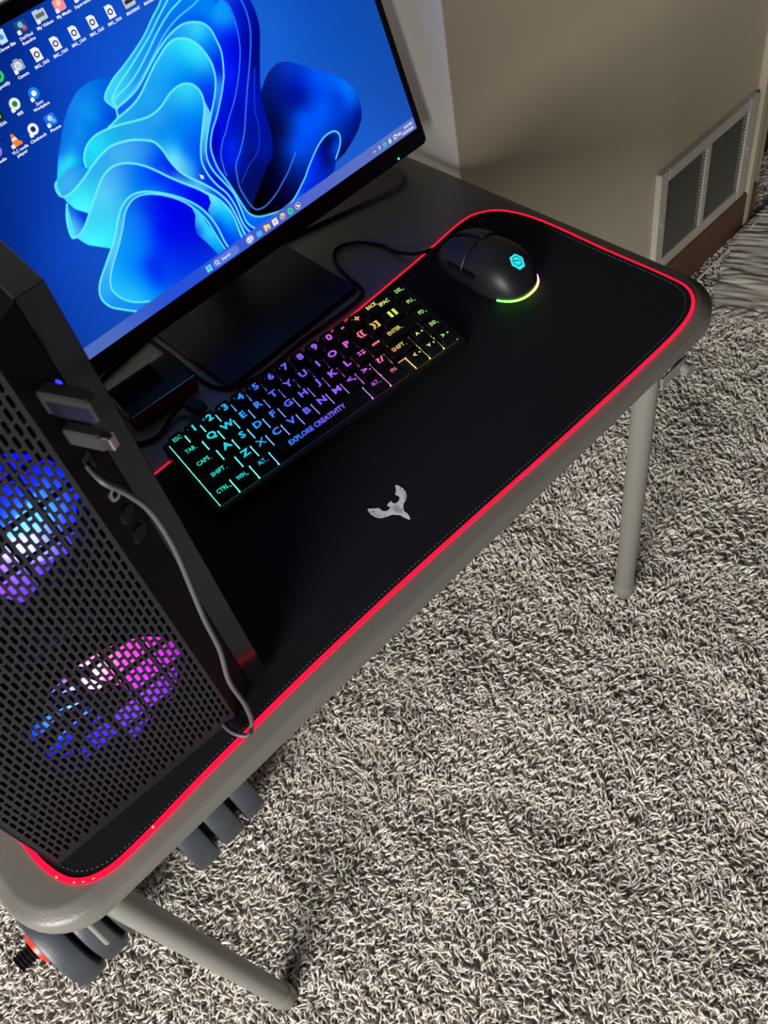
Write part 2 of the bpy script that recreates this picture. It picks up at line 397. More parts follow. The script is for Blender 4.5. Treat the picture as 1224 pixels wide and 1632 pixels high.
for x, y in ((-.4108, .0225), (-.4030, .0085), (-.3975, .0035), (-.3905, -.0005), (-.3330, -.0045)):
    MB().lathe([(.0004, 0), (.0013, .0002), (.0013, .0005), (.0003, .0007)], (x, y-.145+.0015, .0046), (0, 0, 1), 8).build('strip_led', m_amber, pd)
b = MB(); acc = 0; Q = [((x*.9965)*.988, (y-.145)*.966) for x, y in PO]
for i in range(len(Q)):
    a = np.array(Q[i]); c = np.array(Q[(i+1) % len(Q)]); l = np.linalg.norm(c-a); t = -acc
    dd = (c-a)/l
    while t < l:
        if t >= 0:
            p = a+dd*t; nn = np.array([-dd[1], dd[0]])*.0004; e = dd*.0016
            b.add([(*(p-nn), .00385), (*(p+e-nn), .00385), (*(p+e+nn), .00385), (*(p+nn), .00385), (*(p), .0042), (*(p+e), .0042)], [(0, 1, 5, 4), (2, 3, 4, 5), (1, 2, 5), (3, 0, 4)])
        t += .0042
    acc = (l-t) if False else -(t-l)
b.build('stitching', m_stitch, pd)
# winged emblem, drawn in a frame whose +y points to the beak side
EM = {"fill":[[[0.03307,0.08562],[0.03445,0.08306],[0.03494,0.0808],[0.03446,0.07934],[0.03511,0.07784],[0.03485,0.07543],[0.0342,0.07352],[0.03361,0.07128],[0.03257,0.06987],[0.03174,0.06847],[0.03053,0.06728],[0.02885,0.06601],[0.02721,0.06497],[0.02486,0.06429],[0.0231,0.0638],[0.02135,0.06265],[0.01872,0.05995],[0.01699,0.05776],[0.01655,0.05607],[0.01674,0.05387],[0.01634,0.05109],[0.01552,0.04885],[0.01416,0.04638],[0.013,0.04638],[0.0124,0.04816],[0.01177,0.05088],[0.01132,0.05377],[0.01122,0.05703],[0.00993,0.05863],[0.00855,0.06111],[0.00671,0.06313],[0.00428,0.06456],[0.00161,0.06576],[-0.00082,0.06719],[-0.0029,0.06898],[-0.0043,0.07097],[-0.00524,0.07343],[-0.00562,0.07599],[-0.00588,0.07868],[-0.00557,0.08146],[-0.00499,0.08405],[-0.00381,0.08656],[-0.00241,0.08522],[-0.00022,0.08251],[0.00225,0.08011],[0.00408,0.07824],[0.00375,0.07652],[0.00357,0.07437],[0.0042,0.07227],[0.0055,0.07066],[0.00751,0.06976],[0.00964,0.06976],[0.01125,0.07041],[0.01194,0.07168],[0.01162,0.07274],[0.01043,0.07329],[0.01108,0.07434],[0.01288,0.07517],[0.01502,0.07518],[0.01727,0.07519],[0.01662,0.07386],[0.01661,0.07228],[0.01697,0.07049],[0.01816,0.06955],[0.02011,0.06926],[0.02241,0.06961],[0.02448,0.07079],[0.02562,0.07232],[0.02593,0.07409],[0.02555,0.07565],[0.02491,0.07726],[0.02694,0.07852],[0.0295,0.08077],[0.03132,0.08328]]],"cut":[[[0.03433,0.07882],[0.03447,0.07837],[0.03224,0.07734],[0.03219,0.07767]],[[0.03445,0.07484],[0.03447,0.07428],[0.03095,0.07351],[0.03102,0.07397]],[[0.033,0.07068],[0.03269,0.06999],[0.0297,0.07034],[0.02992,0.07074]],[[0.03105,0.06798],[0.03065,0.0674],[0.02875,0.06842],[0.02911,0.06878]],[[0.02842,0.06587],[0.0279,0.06545],[0.02689,0.06697],[0.02734,0.06722]],[[-0.00457,0.08022],[-0.00448,0.08091],[-0.00149,0.07905],[-0.00169,0.07864]],[[-0.00482,0.07632],[-0.00489,0.07694],[-0.00167,0.0761],[-0.00173,0.07565]],[[-0.00459,0.07263],[-0.00466,0.07324],[-0.00163,0.07369],[-0.00159,0.07324]],[[-0.00308,0.07025],[-0.00327,0.07074],[-0.00104,0.07165],[-0.00094,0.07126]],[[-0.00123,0.06823],[-0.00165,0.06848],[-0.00037,0.06978],[-0.00011,0.06946]],[[0.00083,0.06672],[0.00041,0.06698],[0.00148,0.06854],[0.00174,0.06822]],[[0.01423,0.0695],[0.01466,0.06897],[0.01408,0.06083],[0.01415,0.05706],[0.01372,0.0576],[0.01357,0.06226]],[[0.01674,0.06891],[0.017,0.06859],[0.01636,0.06407],[0.01616,0.05905],[0.01649,0.05784],[0.01608,0.05782],[0.01573,0.05958],[0.01593,0.06461]],[[0.01133,0.06952],[0.01165,0.06886],[0.01219,0.06475],[0.0118,0.0605],[0.01151,0.05876],[0.01145,0.06015],[0.01152,0.06505]]]}
b = MB()
for poly in EM['fill']: b.prism([(x, y-.145) for x, y in poly], .0038, .00405)
for poly in EM['cut']: b.prism([(x, y-.145) for x, y in poly], .0038, .00415, 1)
b.build('wing_emblem', [m_logo, m_pad], pd)

# ---------------- keyboard ----------------
KX, KY, KH, KT = -.0871, .2876, .0270, .195
kb = empty('keyboard', 'compact black mechanical keyboard with rainbow backlit keys on the black mat', 'keyboard', (KX, KY, 0), math.radians(-6.45))
U = .01905; ck, sk = math.cos(KT), math.sin(KT)
def KT3(x, y, h=0.): return (x, y*ck-h*sk, KH+(y+.045)*sk+h*ck)
def plate_z(y): return .0095+(y+.101)*.125
GR = [(0, (45, 235, 190)), (2.5, (35, 225, 235)), (4.2, (40, 150, 255)), (6, (75, 105, 255)), (8, (130, 95, 255)), (10, (190, 95, 255)), (11.2, (240, 100, 225)), (12.1, (255, 120, 135)), (13, (245, 190, 110)), (14, (235, 235, 110)), (15, (190, 245, 125)), (16, (140, 240, 140))]
def kcol(u, k=1.):
    for i in range(len(GR)-1):
        if u <= GR[i+1][0] or i == len(GR)-2:
            t = min(1, max(0, (u-GR[i][0])/(GR[i+1][0]-GR[i][0]))); a = lin(GR[i][1]); c = lin(GR[i+1][1])
            return tuple(k*(a[j]*(1-t)+c[j]*t) for j in range(3))
# case
b = MB(); ol = rrect(-.006, -.1005, .3108, .0055, .0035)
for i, (off, fz) in enumerate(((-.002, lambda y: .0), (0, lambda y: .002), (0, lambda y: plate_z(y)-.0002), (-.0012, lambda y: plate_z(y)+.0010), (-.0035, lambda y: plate_z(y)+.0010), (-.0040, lambda y: plate_z(y)-.0010))): 
    pass
rings = []
for off, dz, ab in ((-.002, 0., 1), (0, .002, 1), (0, -.0004, 0), (-.0012, .0008, 0), (-.0036, .0008, 0), (-.0040, -.0012, 0)):
    rings.append([(x, y, (dz if ab else plate_z(y)+dz)) for x, y in rrect(-.006-off, -.1005-off, .3108+off, .0055+off, .0035+off*.5)])
b.loft(rings); b.build('case', m_blk, kb)
b = MB()
for ua, ub, ya, yb_, n in ((0, 16, -.0004, -4*U, 64), (0, 12.46, -4*U, -.0945, 50), (13, 16, -4*U, -.0945, 12)):
    P = []; C = []
    for i in range(n+1):
        u_ = ua+(ub-ua)*i/n; x = u_*U+.0001*(u_ == 0)
        for y in (ya, yb_): P.append((x, y*ck, plate_z(y*ck)+.0002)); C.append(tuple(v_*2.2+.25 for v_ in kcol(u_)))
    b.add(P, [(2*i, 2*i+1, 2*i+3, 2*i+2) for i in range(n)], 0, C)
b.build('backlight', m_v1, kb)
rows = [[('ESC', 1), ('1', 1), ('2', 1), ('3', 1), ('4', 1), ('5', 1), ('6', 1), ('7', 1), ('8', 1), ('9', 1), ('0', 1), ('-', 1), ('+', 1), ('BACK', 2), ('DEL', 1)],
        [('TAB', 1.5), ('Q', 1), ('W', 1), ('E', 1), ('R', 1), ('T', 1), ('Y', 1), ('U', 1), ('I', 1), ('O', 1), ('P', 1), ('{[', 1), ('}]', 1), ('||', 1.5), ('PU', 1)],
        [('CAPS', 1.75), ('A', 1), ('S', 1), ('D', 1), ('F', 1), ('G', 1), ('H', 1), ('J', 1), ('K', 1), ('L', 1), (':;', 1), ('"\'', 1), ('ENTER', 2.25), ('PD', 1)],
        [('SHIFT', 2.25), ('Z', 1), ('X', 1), ('C', 1), ('V', 1), ('B', 1), ('N', 1), ('M', 1), ('<,', 1), ('>.', 1), ('?/', 1), ('SHIFT', 1.75), ('up', 1), ('END', 1)],
        [('CTRL', 1.25), ('WIN', 1.25), ('ALT', 1.25), ('EXPLORE CREATIVITY', 6.25), ('ALT', 1.25), ('FN', 1.25), (None, .5), ('left', 1), ('down', 1), ('right', 1)]]
sym = {'1': '!', '2': '@', '3': '#', '4': '$', '5': '%', '6': '^', '7': '&', '8': '*', '9': '(', '0': ')', '+': '='}
for r, row in enumerate(rows):
    u = 0
    for name, w in row:
        if name is None: u += w; continue
        cx = (u+w/2)*U; cy = -(r+.5)*U; hw = w*U/2
        yb = cy*ck
        rings = []
        for hx_, hy_, h, lev in ((hw-.0007, .0090, None, 0), (hw-.0008, .0089, None, 1), (hw-.0026, .0070, -.0007, 2), (hw-.0033, .0062, 0., 3)):
            ring = []
            for x, y in rrect(cx-hx_, cy-hy_, cx+hx_, cy+hy_, .0012, 2):
                if lev == 0: yy = yb+(y-cy); ring.append((x, yy, plate_z(yy)+.0004))
                elif lev == 1: yy = yb+(y-cy); ring.append((x, yy, plate_z(yy)+.0030))
                else:
                    ring.append(KT3(x, y+.0006, h-(.0006 if lev == 3 and abs(x-cx) < hx_*.6 else 0)))
            rings.append(ring)
        ky = MB().loft(rings).build('key', m_blk2, kb)
        lb = MB(); T = lambda x, y: KT3(x, y, .00018)
        kc = lambda x, y: kcol(x/U, .95)
        if name in ('up', 'down', 'left', 'right'):
            g = {'up': 0, 'down': pi, 'left': pi/2, 'right': -pi/2}[name]
            for pts in ([(-.0026, -.0022), (0, .0026), (.0026, -.0022), (0, -.0008)],):
                pts = [(x*math.cos(g)-y*math.sin(g), x*math.sin(g)+y*math.cos(g)) for x, y in pts]
                lb.add([T(cx-.0022+x, cy+.0006+y) for x, y in pts], [(0, 1, 3), (1, 2, 3)], 0, [kc(cx, 0)]*4)
            lb.add([T(cx+.0038+.0011*math.cos(k*pi/4), cy+.0002+.0011*math.sin(k*pi/4)) for k in range(8)], [tuple(range(8))], 0, [kc(cx, 0)]*8)
        elif name == 'BACK':
            put_text(lb, 'BACK', T, cx-.0065, cy+.0030, .0047, 0, .03, 1, kc, .0130); put_text(lb, 'SPAC', T, cx+.0065, cy-.0022, .0047, 0, .03, 1, kc, .0130)
        elif name == 'EXPLORE CREATIVITY': put_text(lb, name, T, cx-.004, cy-.0008, .0056, 0, .035, 1, kc, .070)
        elif len(name) == 1:
            if name in '-+': put_text(lb, name, T, cx, cy, .0075, 0, .05, 1, kc)
            else: put_text(lb, name, T, cx+(.0008 if name in sym else 0), cy, .0074, 0, .016 if name in 'MX' else .036, 1.22, kc)
            if name in sym: put_text(lb, sym[name], T, cx-.0052, cy+.0018, .0024, 0, .03, 1, lambda x, y: kcol(x/U, .25))
        elif len(name) == 2 and name not in ('PU', 'PD', 'FN'):
            put_text(lb, name, T, cx, cy, .0062, 0, .035, 1, kc, .0092)
        else:
            d = 0 if w > 1.3 and name != 'ENTER' else 0
            k_ = .75 if name in ('ESC',) else .9
            wd = {'ESC': .0095, 'DEL': .0085, 'PU': .0065, 'PD': .0065, 'END': .0075, 'FN': .0062, 'TAB': .0105, 'CAPS': .0142, 'SHIFT': .0155, 'ENTER': .0165, 'CTRL': .0135, 'WIN': .0100, 'ALT': .0082}[name]
            dx = {'CTRL': 0, 'SHIFT': -.002 if u < 5 else -.002, 'CAPS': -.002, 'TAB': -.002, 'ENTER': -.006, 'WIN': -.002, 'ALT': -.001}.get(name, 0)
            put_text(lb, name, T, cx+dx, cy+.0004, 0.0047, 0, .022, 1, lambda x, y: kcol(x/U, k_), wd)
            if name in ('PU', 'PD', 'END', 'DEL', '||'):
                lb.add([T(cx+.0050+.0007*math.cos(k*pi/4), cy-.0022+.0007*math.sin(k*pi/4)) for k in range(8)], [tuple(range(8))], 0, [kc(cx, 0)]*8)
            if name in ('TAB', 'CAPS', 'SHIFT', 'CTRL', 'WIN', 'ALT', 'ENTER'): put_text(lb, {'TAB': '-', 'CAPS': '-', 'SHIFT': "'", 'CTRL': '^', 'WIN': '=', 'ALT': '~', 'ENTER': '-'}[name], T, cx+dx+wd/2+.0014, cy-.0024, .0030, 0, .01, 1, kc)
        if lb.v: lb.build('legend', m_v1, ky)
        u += w
# keyboard cable with its plug at the back
kc_ = empty('keyboard_cable', 'black cable plugged into the back left of the backlit keyboard', 'cable', (-.031, .322, TZ))
def rel(o, pts): return [tuple(Vector(p)-Vector(o)) for p in pts]
ko = (-.031, .322, TZ)
MB().tube(rel(ko, spl([(-.034, .330, .010), (-.042, .338, .005), (-.060, .335, .0015), (-.080, .330, -.0012), (-.100, .340, -.0012), (-.122, .365, -.0012), (-.135, .41, -.0012), (-.125, .50, -.0012)], 8)), .0024, 10).build('cord', m_blk2, kc_, smooth=True)
b = MB(); b.box((-.006, -.012, .0065), (.006, .010, .0165), bev=.0012)
for i in range(5): b.box((-.0064, -.008+i*.0032, .0062), (.0064, -.0066+i*.0032, .0168))
o = b.build('plug', m_blk, kc_); o.rotation_euler = (0, 0, math.radians(18))

# ---------------- mouse ----------------
ms = empty('computer_mouse', 'black gaming mouse with a cyan hexagon and glowing rainbow rear rim on the mat', 'mouse', (.307, .211, .0038))
def mouse_w(s): return .0345*max(0, 1-abs(s)**2.7)**.42*(1-.07*math.exp(-((s-.15)/.35)**2))
def mouse_h(s): return .0125+.0265*max(0, 1-abs((s+.22)/(.86 if s < -.22 else 1.30))**2.3)**.8*(1 if s < -.22 else 1-.10*(s+.22))
def mouse_p(s, g, k=0.):
    w = mouse_w(s)+k; h = mouse_h(s)*(max(0., 1-abs(s)**6))**.5+k; c = math.cos(g); t = math.sin(g)
    return (w*abs(c)**.8*(1 if c > 0 else -1), s*.0618, .002+h*abs(t)**.72)
b = MB(); N = 40; rings = []
for i in range(N+1):
    s = -math.cos(pi*i/N)*.9995
    rings.append([mouse_p(s, pi*j/32) for j in range(33)])
P = [p for r in rings for p in r]; F = []
for i in range(N):
    for j in range(32): F.append((i*33+j, i*33+j+1, (i+1)*33+j+1, (i+1)*33+j))
    F.append((i*33+32, i*33, (i+1)*33, (i+1)*33+32))
m_mouse = mat('mouse_shell', (.009, .009, .012), .46, spec=.35)
b.add(P, F); b.build('body', m_mouse, ms, smooth=True, angle=60)
for g0, g1 in ((.32, pi/2-.07), (pi/2+.07, pi-.32)):
    P = []; F = []
    for i in range(15):
        s = .12+.80*i/14
        for j in range(13): P.append(mouse_p(s, g0+(g1-g0)*j/12, .0007))
    for i in range(14):
        for j in range(12): F.append((i*13+j, i*13+j+1, (i+1)*13+j+1, (i+1)*13+j))
    o = MB().add(P, F).build('button', m_mouse, ms, smooth=True); sm = o.modifiers.new('t', 'SOLIDIFY'); sm.thickness = .001
MB().lathe([(.006, -.003), (.0095, -.0025), (.0095, .0025), (.006, .003)], (0, .036, .0225), (1, 0, 0), 24).build('scroll_wheel', m_blk2, ms, smooth=True, angle=30)
for a in (.01, -.012): 
    MB().box((-.0362, a, .019), (-.0322, a+.018, .0235), bev=.0008).build('side_button', m_blk, ms)
def surf(x, y):
    s = y/.0618; w = mouse_w(s); c = min(1, (abs(x)/w)**(1/.8)); g = math.acos(c); h = mouse_h(s)*(1-abs(s)**6)**.5
    return .002+h*math.sin(g)**.72
b = MB(); lc = (.003, -.0425)
def hexa(r, dx=0, dy=0, n=6, a0=0.): return [(lc[0]+dx+r*math.cos(a0+2*pi*k/n), lc[1]+dy+r*math.sin(a0+2*pi*k/n)*.95) for k in range(n)]
def drape(ring_pairs, k, m, mb):
    for A, B_ in ring_pairs:
        n = len(A); P = [(x, y, surf(x, y)+k) for x, y in A+B_]
        mb.add(P, [(i, (i+1) % n, n+(i+1) % n, n+i) for i in range(n)], m)
def sub(H, k=4):
    o = []
    for i in range(len(H)):
        a = H[i]; c = H[(i+1) % len(H)]
        for j in range(k): o.append((a[0]+(c[0]-a[0])*j/k, a[1]+(c[1]-a[1])*j/k))
    return o
h0 = [sub(hexa(r)) for r in (.0085, .0060, .0040, .0018, .0003)]
drape([(h0[i], h0[i+1]) for i in range(4)], .0004, 0, b)
drape([(sub(hexa(.0056)), sub(hexa(.0047)))], .0006, 1, b)
for t0, t1 in ((-.0032, .0032),):
    L = [(lc[0]+t0+(t1-t0)*i/6-.0004, lc[1]-(t0+(t1-t0)*i/6)*.5) for i in range(7)]
    P = [(x, y, surf(x, y)+.0006) for x, y in L]+[(x, y+.0010, surf(x, y+.001)+.0006) for x, y in L]
    b.add(P, [(i, i+1, 8+i, 7+i) for i in range(6)], 1)
b.build('hexagon_light', [m_cyan, mat('badge_dark', (.005, .06, .08), .5)], ms)
pts = []; cols = []
MG = [(0, (60, 255, 60)), (.35, (120, 255, 60)), (.55, (255, 210, 90)), (.72, (255, 110, 170)), (.86, (200, 60, 255)), (1, (70, 40, 255))]
for i in range(41):
    t = i/40; g = math.radians(216+t*(346-216)); 
    s = math.sin(g); sy = -abs(s)**.85; x = mouse_w(max(-.999, sy))*(1 if math.cos(g) > 0 else -1)
    pts.append((x*1.0, sy*.0625, .0015))
    for k in range(len(MG)-1):
        if t <= MG[k+1][0]:
            w = (t-MG[k][0])/(MG[k+1][0]-MG[k][0]); a = lin(MG[k][1]); c = lin(MG[k+1][1]); break
    cols.append(tuple((a[j]*(1-w)+c[j]*w) for j in range(3)))
MB().tube(pts, .0011, 8, cols=cols).build('rim_light', evmat('rim_glow', 9.), ms, smooth=True)
mc = spl([(.307, .272, .010), (.300, .284, .006), (.283, .292, .0072), (.277, .305, .004), (.274, .325, -.0010), (.271, .352, -.0015), (.258, .378, -.0015), (.238, .389, -.0015), (.222, .376, -.0015), (.212, .345, -.0015), (.208, .318, -.0015), (.200, .306, -.0012), (.170, .304, -.0012), (.11, .308, -.0012), (.04, .309, -.0012), (.004, .335, -.0012), (.003, .42, -.0012), (.003, .50, -.0012)], 8)
MB().tube(rel((.307, .211, .0038), mc), .0020, 8).build('cable', m_blk2, ms, smooth=True)
MB().tube(rel((.307, .211, .0038), [(.307, .262, .012), (.306, .276, .0095)]), .0034, 10).build('cable_guard', m_blk2, ms, smooth=True)

# ---------------- monitor ----------------
dv = Vector((.9996, -.0299, 0)).normalized(); uv = Vector((.008, .2689, .9631)); nv = dv.cross(uv).normalized(); uv = nv.cross(dv)*1
if uv.z < 0: uv = -uv
yv = -nv
BR = Vector((.4023, .4052, .0581)); PX = .531/1920; SH = PX*1093
mo = empty('monitor', 'black flat monitor with a glowing blue desktop picture standing behind the keyboard', 'monitor', (.137, .50, TZ))
MF = Matrix(((dv.x, yv.x, uv.x, BR.x-.137), (dv.y, yv.y, uv.y, BR.y-.50), (dv.z, yv.z, uv.z, BR.z-TZ), (0, 0, 0, 1)))
def TM(x, z, y=0.): return tuple(MF @ Vector((x, y, z)))
b = MB(); b_ = lambda p: TM(p[0], p[2], p[1])
def bez(o): return [(x, y) for x, y in rrect(-.531-.008+o, -.0215+o, .0080-o, SH+.014-o, .007-o*.5)]
b.loft([[TM(x, z, .030) for x, z in bez(.02)], [TM(x, z, .012) for x, z in bez(.0)], [TM(x, z, -.0005) for x, z in bez(.0)], [TM(x, z, -.0015) for x, z in bez(.001)], [TM(x, z, -.0015) for x, z in rrect(-.531, 0, 0, SH, .0002)], [TM(x, z, .0002) for x, z in rrect(-.531, 0, 0, SH, .0002)]])
b.build('housing', m_blk, mo)
b = MB(); b.box((-.531/2-.06, .028, .07), (-.531/2+.06, .055, .20), T=b_, bev=.008); b.build('rear_mount', m_blk, mo)
b = MB(); b.box((-.022, -.012, .006), (.022, .012, .20), bev=.004); o = b.build('stand_neck', m_blk, mo)
b = MB()
def foot(x0, y0, x1, y1, w0, w1):
    a = np.array([x0, y0]); c = np.array([x1, y1]); d = (c-a)/np.linalg.norm(c-a); n = np.array([-d[1], d[0]])
    P = [a+n*w0, a-n*w0, c-n*w1]+[c+(-n*math.cos(t)+d*math.sin(t))*w1 for t in np.linspace(.3, pi-.3, 7)]+[c+n*w1]
    return [tuple(p) for p in P]
for poly in (foot(0, 0, .225, -.070, .022, .024), foot(0, 0, -.215, -.025, .022, .024)):
    b.prism(poly, 0, .006)
b.build('stand_base', mat('stand_brown_black', (.040, .034, .036), .5), mo)
o = MB().lathe([(.001, 0), (.0016, .0006), (.0012, .0016)], TM(-.0395, -.0175, -.0012), tuple(nv), 12).build('power_light', m_cyan, mo)
